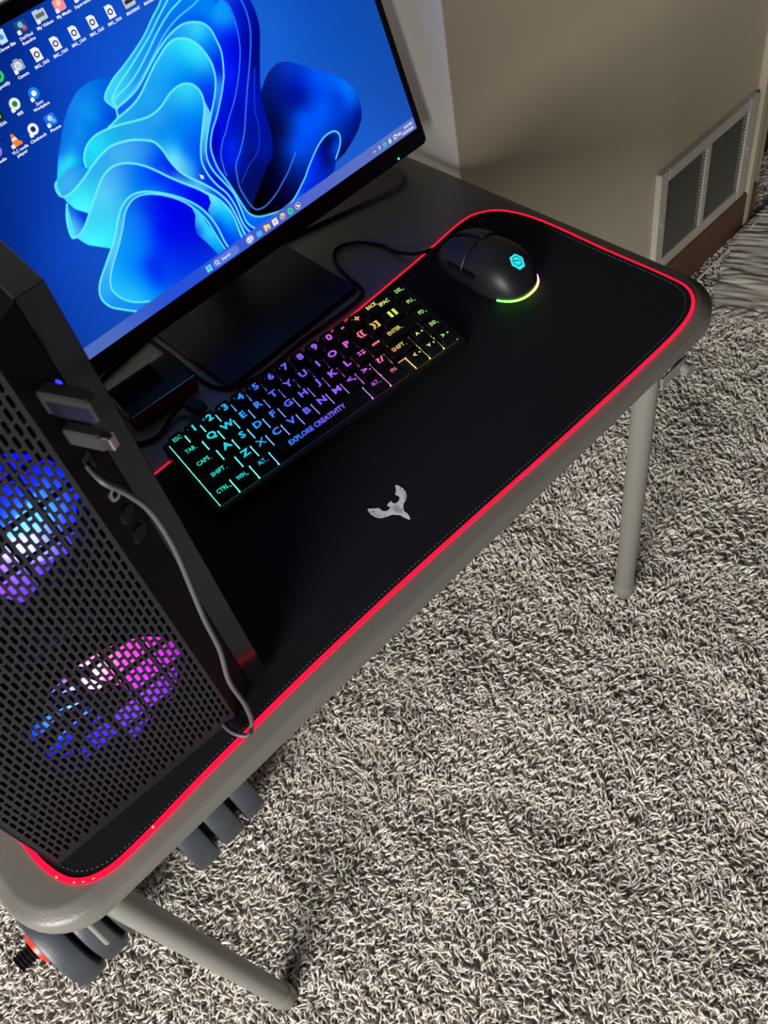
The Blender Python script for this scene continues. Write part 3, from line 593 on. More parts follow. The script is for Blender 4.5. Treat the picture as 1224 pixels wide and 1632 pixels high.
ART = [{'E1':[[1087.9,153.3],[1065.0,174.8],[1017.4,200.7],[957.6,236.1],[888.5,265.4],[831.0,285.9],[789.5,298.3],[753.6,315.6],[731.4,330.4],[723.6,345.3],[735.1,371.9],[743.7,388.0]],'ER':[[1394.8,250.8],[1390.9,268.4],[1401.9,311.5],[1403.4,364.3],[1390.5,418.4],[1349.9,492.6],[1309.4,570.2],[1295.9,601.8],[1280.3,636.4],[1273.5,702.7],[1258.9,772.4],[1232.9,825.4],[1187.4,853.3]],'BL':[[1295.9,601.8],[1346.8,564.0],[1400.8,549.4],[1452.1,564.2],[1497.8,597.7],[1547.1,639.8],[1609.3,687.2],[1664.9,745.2],[1692.9,802.2],[1694.5,850.8],[1681.9,896.4],[1645.6,935.9],[1587.8,969.1],[1537.9,990.4]],'A1':[[1425.8,591.2],[1387.1,604.4],[1359.9,636.6],[1342.4,687.2],[1328.0,753.0],[1296.5,817.1],[1220.4,894.9],[1133.7,958.0],[1090.9,972.5]],'A2':[[1463.1,594.5],[1419.2,595.0],[1397.0,624.6],[1389.2,697.7],[1372.7,762.7],[1319.0,833.6],[1232.3,907.9],[1133.6,969.7]],'A3':[[1170.7,971.6],[1258.0,927.9],[1321.1,876.1],[1381.4,813.6],[1438.7,770.6],[1485.9,745.6],[1529.9,748.2],[1583.7,772.7],[1626.2,810.3],[1650.0,848.4],[1653.1,884.5],[1639.8,912.6],[1612.5,934.2],[1578.8,948.0],[1518.6,975.7]],'UO':[[1176.8,487.5],[1139.5,533.9],[1079.5,594.3],[1044.3,622.6],[1005.9,673.9],[995.9,741.4],[1000.8,778.8],[1010.5,826.8],[1018.1,877.6],[1024.0,926.1],[1033.6,967.3],[1063.7,999.2],[1115.5,1019.3],[1177.7,1033.9],[1239.5,1025.0],[1323.5,979.3],[1355.3,954.7],[1422.1,908.8],[1478.6,884.6],[1526.8,886.1],[1548.2,905.5],[1545.0,931.0],[1529.1,955.1],[1492.9,985.8]],'r1':[[1279.0,253.9],[1294.6,267.9],[1309.4,284.8],[1313.5,313.3],[1308.8,358.3],[1293.8,413.5],[1271.1,459.7],[1224.6,524.5],[1178.7,575.8],[1131.0,616.2],[1084.6,660.8],[1065.8,673.8],[1033.0,714.3],[1019.4,761.5],[1016.0,793.8]],'r2':[[1347.8,252.6],[1351.4,265.6],[1366.6,299.4],[1367.2,350.6],[1348.7,412.9],[1301.3,490.4],[1245.2,569.2],[1196.8,640.8],[1156.2,700.4],[1108.6,747.7],[1071.7,778.4],[1054.2,820.9],[1044.7,860.0],[1047.2,904.2],[1057.0,950.4],[1074.3,973.6],[1115.2,980.2],[1175.9,964.9],[1239.5,932.8],[1270.6,915.7],[1332.3,870.2]],'r3':[[1308.9,519.0],[1243.6,640.1],[1224.3,714.2],[1185.2,779.2],[1119.5,810.7],[1060.6,848.7]],'r4':[[1293.1,567.4],[1259.4,665.4],[1242.2,770.4],[1185.6,823.1],[1079.0,865.0]],'r5':[[1238.8,834.6],[1232.7,871.1],[1188.3,907.3],[1112.5,960.0]],'r6':[[1193.6,872.0],[1152.2,917.3],[1093.1,963.4]],'r7':[[1266.2,913.5],[1200.2,959.5],[1139.6,1000.2],[1111.3,1016.1]],'r8':[[1390.1,821.8],[1357.9,879.0],[1302.6,937.8],[1239.7,987.5],[1178.1,1020.7]],'e2':[[1117.8,166.0],[1099.6,176.9],[1039.6,209.2],[975.5,245.0],[913.4,274.2],[848.0,303.0],[796.3,323.3],[761.9,343.7],[743.4,358.7],[749.7,385.1]],'e3':[[1160.5,190.6],[1138.9,198.7],[1080.8,214.5],[1010.1,247.8],[942.7,287.3],[866.4,326.9],[806.4,346.0],[764.7,353.5],[747.9,365.6],[750.3,386.2]],'e4':[[1191.4,211.4],[1166.2,217.2],[1096.2,231.4],[1028.5,259.4],[967.5,293.9],[897.3,335.4],[839.1,356.0],[794.2,365.0],[768.0,376.1]],'e5':[[1211.7,224.4],[1175.5,232.5],[1103.3,241.5],[1036.6,263.0],[981.9,291.2],[926.5,321.8],[862.5,353.6],[816.8,367.7],[768.4,380.0]],'P6a':[[739.4,410.2],[739.5,399.2],[748.8,386.1],[794.0,380.0],[845.2,367.9],[893.9,344.8],[934.4,322.8],[969.5,304.8],[1000.9,290.5],[1049.4,273.9],[1098.4,266.1],[1136.8,270.8],[1171.3,285.7],[1192.5,302.5],[1206.6,328.5],[1210.0,363.5],[1210.1,404.3],[1197.2,445.1],[1176.8,487.5]],'TOP':[[1116.0,275.7],[1175.2,258.6],[1232.6,251.7],[1264.9,247.0]],'P6b':[[686.4,424.1],[705.3,421.3],[735.2,414.3],[781.3,408.4],[820.3,400.3],[859.9,383.1],[901.7,357.6],[947.9,330.7],[971.1,320.0],[1020.9,298.7],[1059.4,294.1],[1097.9,308.6],[1125.8,335.2],[1142.3,367.5],[1152.6,406.4],[1152.7,440.2],[1142.1,477.9],[1116.2,518.9],[1086.0,552.4],[1051.0,589.7],[996.5,652.7],[973.8,697.6],[973.8,748.5],[991.4,804.4],[1010.4,866.8],[1009.5,940.7],[1008.0,990.1],[1031.9,1035.2],[1070.1,1061.7]],'P7':[[543.2,493.0],[551.3,469.4],[569.3,447.7],[593.6,432.8],[628.4,423.7],[679.9,426.9],[724.7,435.7],[790.8,453.9],[842.4,464.6],[896.7,459.4],[952.0,437.1],[994.8,431.0],[1026.4,437.1],[1051.7,455.5],[1064.8,485.2],[1061.9,518.7],[1046.6,550.3],[1020.4,584.5],[986.1,629.8],[960.5,668.5],[946.7,707.5],[949.3,757.5],[963.5,805.4],[985.3,853.9],[994.2,916.6],[991.0,987.2],[1004.4,1040.6]],'P8':[[422.8,483.9],[411.7,493.8],[406.6,516.3],[413.6,534.6],[434.1,541.4],[464.6,537.5],[510.6,524.3],[555.5,506.4],[604.2,489.9],[656.5,481.1],[702.6,488.4],[745.6,503.0],[781.6,522.8],[810.4,544.4],[822.5,566.6],[829.9,592.3],[835.1,634.4],[852.8,688.7],[883.3,733.3],[912.8,769.4],[950.5,826.4],[973.6,882.6],[978.7,944.4],[978.3,1013.7],[980.6,1071.9]],'P8b':[[413.6,534.6],[418.8,560.6],[434.1,594.3],[467.8,634.4]],'P9':[[414.1,565.2],[389.4,599.7],[375.4,630.8],[368.2,657.4],[368.4,672.0],[379.6,676.0],[397.8,674.4],[429.2,661.0],[468.1,632.3],[510.5,600.5],[545.8,573.2],[582.3,551.2],[624.6,541.8],[665.8,549.7],[705.4,571.8],[735.1,596.8],[752.6,615.1],[774.3,642.2],[803.5,680.7],[840.1,724.4],[878.0,767.0],[905.1,800.6],[937.3,843.4],[961.3,902.6],[965.9,957.3],[961.9,1007.1],[960.7,1080.1]],'P9d':[[878.0,767.0],[902.0,800.6],[910.9,833.0],[900.1,856.3],[882.2,864.2]],'P9b':[[379.6,676.0],[402.2,719.8],[430.5,745.3],[470.7,778.5]],'P10':[[433.4,1032.4],[387.1,991.4],[357.0,961.6],[341.8,924.6],[346.5,891.6],[371.1,857.4],[423.3,816.4],[468.6,782.6],[509.0,749.1],[545.0,710.6],[581.0,678.6],[623.1,662.3],[665.9,665.1],[709.4,686.2],[765.1,728.2],[815.2,777.2],[855.5,833.4],[877.7,891.0],[886.2,948.8],[886.2,1005.2],[897.5,1074.5]],'P10i':[[495.8,1027.2],[451.7,1002.2],[420.7,973.6],[401.1,939.4],[393.8,903.9],[413.0,865.2],[451.5,827.1],[501.3,785.7],[545.7,743.1],[582.6,702.7],[619.2,680.1],[656.7,675.1],[695.4,687.6],[735.1,712.0],[776.5,747.3],[812.9,789.9],[838.6,838.7],[858.9,895.5],[864.2,948.4],[869.2,1001.7],[879.1,1075.1]],'P12':[[660.7,994.2],[649.6,948.2],[655.4,900.5],[664.7,861.1],[682.7,824.5],[696.8,804.5],[716.3,788.4],[745.7,802.5],[770.9,841.9],[786.5,891.9],[815.3,953.6],[850.6,1018.4],[867.3,1070.8]],'P13':[[660.1,986.1],[665.3,948.4],[684.7,918.4],[715.9,900.4],[749.6,901.1],[785.9,922.6],[819.7,962.8],[850.6,1018.4],[867.3,1070.8]],'P14':[[697.1,998.5],[703.9,957.6],[716.8,942.0],[746.7,940.0],[780.0,953.5],[811.1,988.6],[838.3,1029.7],[848.3,1064.7]],'Q1':[[789.8,297.0],[749.1,279.7],[704.6,270.7],[656.2,273.7],[610.6,293.2],[564.2,325.5],[516.6,373.4],[475.2,417.7],[440.0,463.9],[428.2,478.0]],'q2':[[766.4,308.4],[726.8,294.0],[687.2,287.2],[637.9,296.6],[598.9,317.5],[556.0,350.3],[519.1,388.1],[491.3,419.6],[480.1,437.7],[523.5,425.7],[568.1,413.6],[591.6,423.9]],'q3':[[747.9,316.9],[710.2,301.8],[675.1,300.5],[636.1,313.7],[599.1,335.7],[566.7,369.8],[553.0,393.7],[579.4,393.3],[603.8,398.3],[624.0,420.4]],'q4':[[651.8,305.7],[624.1,333.4],[623.6,359.1],[644.5,381.6],[673.6,397.1],[710.0,417.0]],'q5':[[724.1,334.5],[695.4,325.0],[683.4,331.7],[703.1,363.9],[721.5,413.6]],'q5b':[[683.4,331.7],[712.9,368.0],[735.0,410.4]],'q6':[[436.6,475.0],[482.1,465.7],[519.8,445.7],[551.9,435.4],[573.3,440.5]],'q7':[[484.5,426.9],[520.0,414.7],[546.3,398.8]]},[['f',[[375,-649],[3126,325],[2087,3506],[-875,924]],[[515,75,3,42,140],[637,180,10,66,190],[831,292,18,85,210],[126,575,2,38,130],[312,691,12,70,190],[433,881,20,78,190],[1760,618,15,80,180],[1442,428,22,95,210],[1842,890,22,80,180],[1703,1035,28,90,205],[188,878,10,60,170],[301,324,3,45,140],[354,469,8,55,165],[100,108,2,25,90],[1620,459,16,80,190]]],['f',['BL',[1351,1014],[1096,1035],[1026,973],[1170,787]],[[1320,642,3,20,110],[1315,767,2,15,80],[1253,870,2,15,80],[1438,583,5,50,190],[1537,669,0,80,245],[1649,772,0,115,255],[1656,827,0,95,240],[1582,734,0,85,235],[1450,684,0,20,170],[1440,713,0,20,140],[1673,900,2,20,120],[1595,976,2,15,110],[1526,983,2,10,90],[1520,787,0,90,250],[1532,734,0,70,235],[1614,785,0,60,215],[1414,771,0,85,250],[1333,857,0,75,240],[1670,863,0,40,170]]],['f',['Q1',[421,490],[546,499],[713,460],[751,408],[748,336]],[[722,309,0,110,230],[637,330,20,140,240],[656,366,0,150,245],[702,394,0,80,220],[564,367,10,110,235],[577,383,20,150,240],[490,444,50,225,250],[459,466,40,220,250],[516,454,40,215,250],[626,387,0,120,235],[553,449,0,120,235],[512,486,0,140,240],[485,413,10,100,230],[535,369,10,120,235],[583,410,10,130,240]]],['f',['E1',[704,450],[763,928],[1026,973],'-ER'],[[1351,401,0,10,150],[1327,495,2,12,120],[1289,472,0,8,190],[1238,615,0,20,190],[1268,402,0,15,220],[1199,482,0,30,255],[1208,369,0,45,235],[1264,316,0,130,250],[1224,292,0,130,250],[1175,259,0,110,240],[1322,311,0,30,220],[1108,595,0,20,230],[1166,599,0,10,180],[1021,686,0,0,180],[1083,712,0,40,240],[1161,710,3,20,150],[1139,791,2,14,100],[1156,864,2,14,100],[1055,842,2,14,100],[1089,896,2,14,95],[1074,244,0,115,240],[974,253,20,150,245],[833,323,50,190,245],[763,351,60,210,245],[985,283,20,130,240],[1038,629,0,0,200],[1187,795,2,20,160],[1054,234,20,110,235],[861,346,30,150,240],[1181,311,0,50,235],[1077,765,0,30,235]]],['f',[[1214,359],[1216,301],[1255,269],[1294,264],[1311,298],[1308,361],[1297,397]],[[1257,315,20,150,250],[1264,284,10,150,250],[1294,330,10,140,250],[1225,339,0,80,245],[1262,367,0,50,245],[1293,384,0,30,235]]],['l','r1',3.9200000000000004,[55,130,250],0.9],['l','r2',4.655,[55,130,250],0.9],['l','r3',4.41,[20,55,215],0.9],['l','E1',4.655,[105,240,255],0.95],['l','e2',4.655,[105,240,255],0.95],['l','e3',4.655,[105,240,255],0.95],['l','e5',4.655,[80,200,250],0.95],['f',['P6a','UO',[1469,1023],[1048,1111],[784,1036],[632,512]],[[1158,303,60,220,250],[1139,280,50,190,250],[1062,289,25,150,245],[1169,365,0,135,250],[1177,425,0,50,240],[1172,458,0,20,230],[1160,399,0,90,245],[1146,502,50,140,250],[1042,1022,0,95,245],[1157,1048,0,85,235],[1016,984,5,110,250],[999,901,10,100,250],[970,981,0,30,210],[1296,1023,0,40,200],[1008,742,0,30,210],[1049,610,0,60,235],[1503,921,2,12,100],[1510,945,0,80,245],[1457,929,2,12,110],[1412,936,0,40,235],[1327,992,0,60,250],[1268,1025,0,100,255],[1457,971,2,12,110],[847,383,20,110,235],[994,299,20,130,240],[1223,1049,0,90,245],[999,633,10,60,225],[778,401,20,100,230]]],['l','P6a',4.9,[105,240,255],1.0],['l','UO',5.635,[95,215,255],1.0],['f',['P6b',[925,1108],[784,1036],[632,512]],[[1098,337,50,230,250],[1119,396,50,215,250],[1037,341,30,190,250],[965,372,25,165,250],[1053,406,0,150,245],[1110,460,0,110,245],[1078,519,0,50,240],[1048,570,0,30,225],[890,433,30,165,245],[814,448,25,150,240],[971,454,0,135,245],[758,441,30,170,240],[966,791,0,10,200],[990,891,0,30,220],[1097,477,0,70,240],[979,681,20,80,230],[912,375,30,160,240],[1010,341,30,180,250]]],['l','P6b',5.390000000000001,[105,240,255],1.0],['f',[[1065,521],[1067,568],[1042,601],[1014,628],[986,660],[962,718],[951,736],[960,669],[986,630],[1021,584]],[[1052,558,110,200,245],[1027,597,95,215,250],[969,671,60,140,240],[953,716,20,60,225]]],['f',['P7',[879,1075],[575,682],[463,534]],[[1020,461,50,215,250],[932,475,30,155,240],[865,489,40,160,240],[797,484,35,160,240],[908,541,0,135,245],[993,539,0,140,250],[973,622,0,95,245],[922,589,0,125,245],[935,700,0,80,240],[696,456,30,175,235],[604,461,35,225,252],[570,475,30,205,245],[940,782,0,40,225],[961,852,0,20,220],[960,933,0,60,230],[865,632,110,225,250],[862,607,60,195,250],[871,668,100,200,248],[903,690,30,150,245],[906,633,0,120,245],[929,658,0,105,240],[846,545,10,140,240],[892,716,60,165,245],[923,741,0,60,230],[754,464,35,165,238]]],['l','P7',5.390000000000001,[105,240,255],1.0],['f',[[421,487],[443,479],[481,467],[513,476],[539,494],[550,509],[507,530],[431,545],[405,516]],[[462,507,60,180,245],[517,493,40,150,240],[427,509,50,175,240],[544,501,20,130,240]]],['f',['P8',[724,959],[443,635],[419,561],[414,535]],[[760,550,50,145,240],[675,526,65,180,245],[551,541,45,185,240],[461,572,60,240,250],[433,557,60,225,250],[436,586,70,250,255],[463,613,70,250,255],[793,578,10,110,240],[795,616,0,70,245],[816,666,0,30,235],[771,622,0,80,245],[833,700,60,150,235],[856,732,90,190,245],[897,778,90,200,248],[862,716,10,60,235],[617,528,50,170,240],[794,655,30,100,235],[928,830,20,80,230],[717,529,60,165,242]]],['l','P8',5.88,[105,240,255],1.0],['f',[[414,565],[433,597],[468,634],[429,661],[380,676],[368,657],[375,630],[389,600]],[[397,622,80,190,250],[442,639,0,60,220],[424,611,20,90,230],[395,655,80,190,250]]],['f',['P9',[707,975],[477,785],'-P9b'],[[703,607,0,110,245],[628,584,60,165,245],[562,615,80,205,250],[488,660,60,210,245],[431,716,70,250,255],[437,690,60,225,250],[749,669,0,60,250],[843,763,0,25,245],[780,716,0,60,250],[675,651,0,125,240],[736,699,0,130,250],[839,812,0,10,235],[880,829,0,10,235],[518,743,50,225,250],[574,660,60,190,245],[664,580,40,140,242],[638,628,40,150,242]]],['f',[[878,767],[911,818],[907,846],[882,864],[876,929],[874,1037],[959,1088],[960,1002],[961,903],[928,832]],[[919,844,100,225,250],[910,877,40,190,250],[923,936,0,160,250],[882,936,0,40,240],[926,1020,0,80,240],[941,1082,10,60,220],[938,956,10,150,250]]],['l','P9',5.88,[105,240,255],1.0],['f',['P10',[852,1112],[452,1102]],[[409,843,60,170,245],[489,782,90,200,250],[710,691,10,110,230],[384,957,20,150,245],[854,854,0,110,235],[590,681,50,170,245],[366,895,40,170,245],[867,1023,0,60,220],[442,816,80,190,250]]],['l','P10',5.635,[105,240,255],1.0],['f',['P10i',[804,1091],[509,1098]],[[473,869,10,150,250],[443,945,30,185,250],[467,990,35,185,252],[516,996,0,150,250],[572,846,0,125,250],[581,796,10,120,250],[569,908,0,55,245],[560,970,0,60,245],[659,728,0,60,240],[724,726,0,20,230],[656,825,0,30,245],[765,772,0,5,235],[624,955,0,60,240],[621,737,10,110,245],[811,827,0,10,225],[784,833,0,10,230],[803,880,0,10,215],[619,809,0,100,250],[524,919,0,120,250],[572,927,0,50,245],[539,966,0,100,248],[721,794,0,10,240]]],['l','P10i',5.1450000000000005,[110,230,255],1.0],['f',[[827,816],[849,874],[859,934],[866,1005],[865,1055],[837,1031],[817,965],[796,916],[805,885],[827,852]],[[829,879,60,205,250],[829,938,50,205,250],[841,1006,0,150,250],[802,907,0,60,230]]]]]

def raster(nx, ny):
    X, Y = np.meshgrid(np.linspace(0, 1920, nx+1), np.linspace(0, 1080, ny+1))
    cv, layers = ART; cell = 1920/nx
    C = {k: spl(v, 5) for k, v in cv.items()}
    img = np.zeros((ny+1, nx+1, 3))
    def dist(P, x, y, closed):
        d = np.full(x.shape, 1e9); P = np.array(P); n = len(P)
        for i in range(n if closed else n-1):
            a = P[i]; c = P[(i+1) % n]; v = c-a; L2 = max(v@v, 1e-9)
            t = np.clip(((x-a[0])*v[0]+(y-a[1])*v[1])/L2, 0, 1)
            d = np.minimum(d, (x-a[0]-t*v[0])**2+(y-a[1]-t*v[1])**2)
        return np.sqrt(d)
    for L in layers:
        if L[0] == 'f':
            P = []
            for p in L[1]:
                if isinstance(p, str): P += (C[p[1:]][::-1] if p[0] == '-' else C[p])
                else: P.append(tuple(p))
            P = np.array(P); x0, y0 = P.min(0)-8; x1, y1 = P.max(0)+8
            ii = np.where((X[0] >= x0) & (X[0] <= x1))[0]; jj = np.where((Y[:, 0] >= y0) & (Y[:, 0] <= y1))[0]
            if not len(ii) or not len(jj): continue
            sl = (slice(jj[0], jj[-1]+1), slice(ii[0], ii[-1]+1)); x = X[sl]; y = Y[sl]
            ins = np.zeros(x.shape, bool); n = len(P)
            for i in range(n):
                a = P[i]; c = P[(i+1) % n]
                if a[1] == c[1]: continue
                cr = ((a[1] > y) != (c[1] > y)); ins ^= cr & (x < (c[0]-a[0])*(y-a[1])/(c[1]-a[1])+a[0])
            m = ins.astype(float)
            if len(P) > 5:
                bd = dist(P, x, y, True); al = np.clip(.5+np.where(ins, bd, -bd)/(cell*1.1), 0, 1)
            else: al = m
            Q = np.array(L[2], float); q2 = Q[:, :2]; kf = lambda d2: np.sqrt(d2+20.**2)
            if len(Q) < 3: A = np.broadcast_to(Q[:, 2:].mean(0)/255., x.shape+(3,))
            else:
                D = ((q2[:, None]-q2[None])**2).sum(-1); mu = Q[:, 2:].mean(0)
                wt = np.linalg.solve(kf(D)-np.eye(len(Q))*9., Q[:, 2:]-mu)
                A = np.zeros(x.shape+(3,))+mu
                for j in range(len(Q)): A += kf((x-q2[j, 0])**2+(y-q2[j, 1])**2)[..., None]*wt[j]
                A = np.clip(A, 0, 255)/255.
            img[sl] = img[sl]*(1-al[..., None])+A*al[..., None]
        else:
            P = C[L[1]]; Pa = np.array(P); w = L[2]; x0, y0 = Pa.min(0)-12; x1, y1 = Pa.max(0)+12
            ii = np.where((X[0] >= x0) & (X[0] <= x1))[0]; jj = np.where((Y[:, 0] >= y0) & (Y[:, 0] <= y1))[0]
            if not len(ii) or not len(jj): continue
            sl = (slice(jj[0], jj[-1]+1), slice(ii[0], ii[-1]+1)); d = dist(P, X[sl], Y[sl], False)
            al = np.clip(1-(d-w*.35)/(w*.55), 0, 1)*L[4]
            img[sl] = img[sl]*(1-al[..., None])+np.array(L[3])/255.*al[..., None]
    # task bar
    tb_ = Y > 1032; g = np.clip(X/1920, 0, 1)[..., None]
    c = np.where((X < 620)[..., None], np.array([75, 105, 185])/255., np.array([70, 95, 215])/255.)
    c = np.array([78, 108, 190])/255.*(1-np.clip((X-300)/300, 0, 1))[..., None]+np.array([38, 80, 215])/255.*np.clip((X-300)/300, 0, 1)[..., None]
    k = np.clip((X-720)/500, 0, 1)[..., None]; c = c*(1-k)+np.array([80, 100, 205])/255.*k
    k = np.clip((X-1250)/500, 0, 1)[..., None]; c = c*(1-k)+np.array([98, 116, 195])/255.*k
    img = np.where(tb_[..., None], c, img)
    return X, Y, img
NX, NY = 760, 428
Xs, Ys, IM = raster(NX, NY)
lnr = np.where(IM <= .04045, IM/12.92, ((IM+.055)/1.055)**2.4)
def SP(X, Y, k=0.): return TM(-.531+X*PX, SH*(1-Y/1080), -k)
Mx = np.array(MF)
L3 = np.stack([-.531+Xs.ravel()*PX, np.zeros(Xs.size), SH*(1-Ys.ravel()/1080), np.ones(Xs.size)], 1)@Mx.T
idx = np.arange((NX+1)*(NY+1)).reshape(NY+1, NX+1)
F = np.stack([idx[1:, :-1], idx[1:, 1:], idx[:-1, 1:], idx[:-1, :-1]], -1).reshape(-1)
me = bpy.data.meshes.new('screen'); me.vertices.add(len(L3)); me.vertices.foreach_set('co', L3[:, :3].ravel().astype(np.float32))
me.loops.add(len(F)); me.loops.foreach_set('vertex_index', F.astype(np.int32)); me.polygons.add(len(F)//4)
me.polygons.foreach_set('loop_start', np.arange(len(F)//4, dtype=np.int32)*4); me.update(); me.validate()
at = me.color_attributes.new('Col', 'FLOAT_COLOR', 'POINT'); ca = np.ones((len(L3), 4)); ca[:, :3] = lnr.reshape(-1, 3); at.data.foreach_set('color', ca.ravel())
me.materials.append(evmat('screen_glow', 1.0)); scr = bpy.data.objects.new('screen', me); COL.objects.link(scr); scr.parent = mo
ew = emat('icon_white', lin((235, 240, 250)), 1.)
def em(c, k=1.): return emat('icon_colour', lin(c), k)
def poly(mb, pts, m=0, k=.00025): mb.add([SP(x, y, k) for x, y in pts], [tuple(range(len(pts)-1, -1, -1))], m)
def disc(mb, x, y, r, m=0, k=.0003, n=18, a0=0, a1=2*pi):
    P = [(x+r*math.cos(a0+(a1-a0)*i/n), y+r*math.sin(a0+(a1-a0)*i/n)) for i in range(n+(0 if a1-a0 > 6.2 else 1))]
    if a1-a0 < 6.2: P.append((x, y))
    poly(mb, P, m, k)
def rr(mb, x0, y0, x1, y1, r, m=0, k=.0003): poly(mb, rrect(x0, y0, x1, y1, r, 3), m, k)
def txt(mb, s, x, y, h, m=0, w=None, k=.0004): put_text(mb, s, lambda a, b2: SP(x+a, y-b2, k), 0, 0, h, m, .03, 1, None, w)
ic = []
def icon(x, y, kind, text, cols=((255, 255, 255),), w=None):
    b = MB(); ms_ = [ew]+[em(c) for c in cols]
    if kind == 'doc':
        poly(b, [(x-14, y-22), (x+6, y-22), (x+15, y-13), (x+15, y+20), (x-14, y+20)], 0); disc(b, x, y, 10, 1, .0004); disc(b, x, y, 6, 0, .0005)
    elif kind == 'round': disc(b, x, y, 19, 1); disc(b, x, y, 9, 2, .0004)
    elif kind == 'tile': rr(b, x-20, y-18, x+20, y+20, 7, 1); disc(b, x, y-4, 9, 2, .0004); disc(b, x+8, y+8, 7, 3 if len(cols) > 2 else 2, .0005)
    elif kind == 'cam': rr(b, x-21, y-14, x+21, y+17, 5, 1); rr(b, x-9, y-20, x+9, y-12, 3, 1); disc(b, x, y+1, 12, 0, .0004); disc(b, x, y+1, 8, 2, .0005)
    elif kind == 'cone': poly(b, [(x-3, y-22), (x+3, y-22), (x+15, y+12), (x-15, y+12)], 1); poly(b, [(x-8, y-8), (x+8, y-8), (x+10, y), (x-10, y)], 0, .0004); rr(b, x-20, y+10, x+20, y+20, 3, 1)
    elif kind == 'bin': poly(b, [(x-17, y-20), (x+17, y-20), (x+13, y+20), (x-13, y+20)], 1); disc(b, x, y, 8, 2, .0004)
    elif kind == 'folder': rr(b, x-22, y-15, x+22, y+18, 4, 1); rr(b, x-22, y-19, x, y-10, 3, 1); rr(b, x-16, y-6, x+16, y+6, 2, 2, .0004)
    if kind not in ('doc', 'bin', 'folder') or text in ('My Videos',): rr(b, x-22, y+8, x-9, y+21, 2, 0, .0006)
    for i, t in enumerate(text.split('\n')): txt(b, t, x, y+32+i*15, 9.5, 0, min(64, 7.0*len(t)))
    o = b.build('desktop_icon', ms_, scr); return o
icon(512, 28, 'bin', 'Throw Bin', ((200, 225, 240), (60, 160, 230)))
icon(587, 28, 'tile', 'DaVinci\nResolve', ((40, 70, 110), (90, 200, 230), (240, 80, 120)))
icon(662, 28, 'folder', 'My Videos', ((190, 200, 205), (90, 105, 120)))
icon(737, 28, 'tile', 'My Music', ((250, 150, 130), (250, 200, 190), (240, 130, 210)))
icon(812, 28, 'tile', 'Supervision', ((90, 190, 230), (150, 220, 240), (60, 140, 230)))
icon(512, 120, 'cam', 'Camera', ((150, 165, 190), (170, 215, 215)))
for i in range(5): icon(587+75*i, 120, 'doc', 'IMG_%d' % (1562+i), ((60, 30, 70),))
icon(965, 120, 'folder', 'MAH00047', ((190, 195, 200), (40, 45, 55)))
icon(1040, 120, 'folder', 'MAH00048', ((190, 195, 200), (40, 45, 55)))
icon(437, 118, 'round', 'Spotify', ((40, 210, 110), (10, 60, 40)))
icon(437, 211, 'round', 'MSI', ((225, 235, 225), (40, 130, 60)))
icon(512, 213, 'round', 'Zoom\nWorkplace', ((30, 130, 240), (235, 245, 255)))
icon(362, 211, 'tile', 'NVIDIA', ((20, 30, 20), (120, 190, 30), (120, 190, 30)))
icon(373, 304, 'cone', 'VLC media\nplayer', ((250, 130, 40),))
icon(447, 304, 'round', 'Cinebench', ((235, 240, 250), (30, 40, 90)))
icon(517, 306, 'tile', 'Photos', ((50, 110, 230), (170, 220, 250), (60, 200, 230)))
icon(300, 304, 'round', 'Audio', ((140, 120, 220), (40, 30, 80)))
# task bar symbols
def tbi(x, fn, cols):
    b = MB(); fn(b, x, 1057); b.build('taskbar_icon', [ew]+[em(c) for c in cols], scr)
def f_start(b, x, y):
    for i in (-1, 1):
        for j in (-1, 1): rr(b, x+i*7-6, y+j*7-6, x+i*7+6, y+j*7+6, 1, 1)
tbi(775, f_start, [(90, 225, 250)])
def f_search(b, x, y):
    rr(b, x-20, y-17, x+112, y+17, 16, 1, .0002); disc(b, x, y-2, 8.5, 0); disc(b, x, y-2, 5.5, 1, .0004); poly(b, [(x+4, y+5), (x+6, y+3), (x+12, y+9), (x+10, y+11)][::-1], 0, .0003); txt(b, 'Search', x+46, y, 10, 0, 42)
tbi(816, f_search, [(92, 122, 222)])
def f_pill(b, x, y): disc(b, x, y, 20, 1, .0002); disc(b, x-5, y, 11, 0); disc(b, x+7, y-1, 9, 0); rr(b, x-14, y-1, x+14, y+1.5, .5, 2, .0005)
tbi(988, f_pill, [(125, 135, 225), (40, 40, 60)])
def f_map(b, x, y): poly(b, [(x-14, y+13), (x-12, y-5), (x-4, y-12), (x+1, y-3), (x+7, y-10), (x+13, y), (x+14, y+13)][::-1], 1)
tbi(1036, f_map, [(60, 190, 245)])
def f_fold(b, x, y): rr(b, x-14, y-10, x+14, y+12, 3, 1); rr(b, x-14, y-14, x-1, y-6, 2, 1); poly(b, [(x-4, y+12), (x-4, y+3), (x+6, y+3), (x+6, y+12)][::-1], 2, .0005)
tbi(1079, f_fold, [(250, 215, 110), (90, 130, 220)])
def f_note(b, x, y): rr(b, x-13, y-13, x+13, y+13, 3, 0); rr(b, x-6, y-6, x+6, y+6, 2, 1, .0005); 
tbi(1121, f_note, [(200, 190, 150)])
def f_wheel(b, x, y):
    for i, m_ in enumerate((1, 2, 3)): disc(b, x, y, 14, m_, .0003, 8, 2*pi*i/3, 2*pi*(i+1)/3)
    disc(b, x, y, 7, 0, .0005); disc(b, x, y, 5, 4, .0006)
tbi(1162, f_wheel, [(235, 100, 110), (120, 200, 120), (245, 210, 110), (90, 130, 200)])
def f_sp(b, x, y): disc(b, x, y, 13.5, 1); rr(b, x-8, y-6, x+8, y-3.5, 1, 2, .0005); rr(b, x-7, y-1, x+7, y+1.2, 1, 2, .0005); rr(b, x-5, y+4, x+6, y+6, 1, 2, .0005)
tbi(1203, f_sp, [(50, 220, 150), (15, 110, 90)])
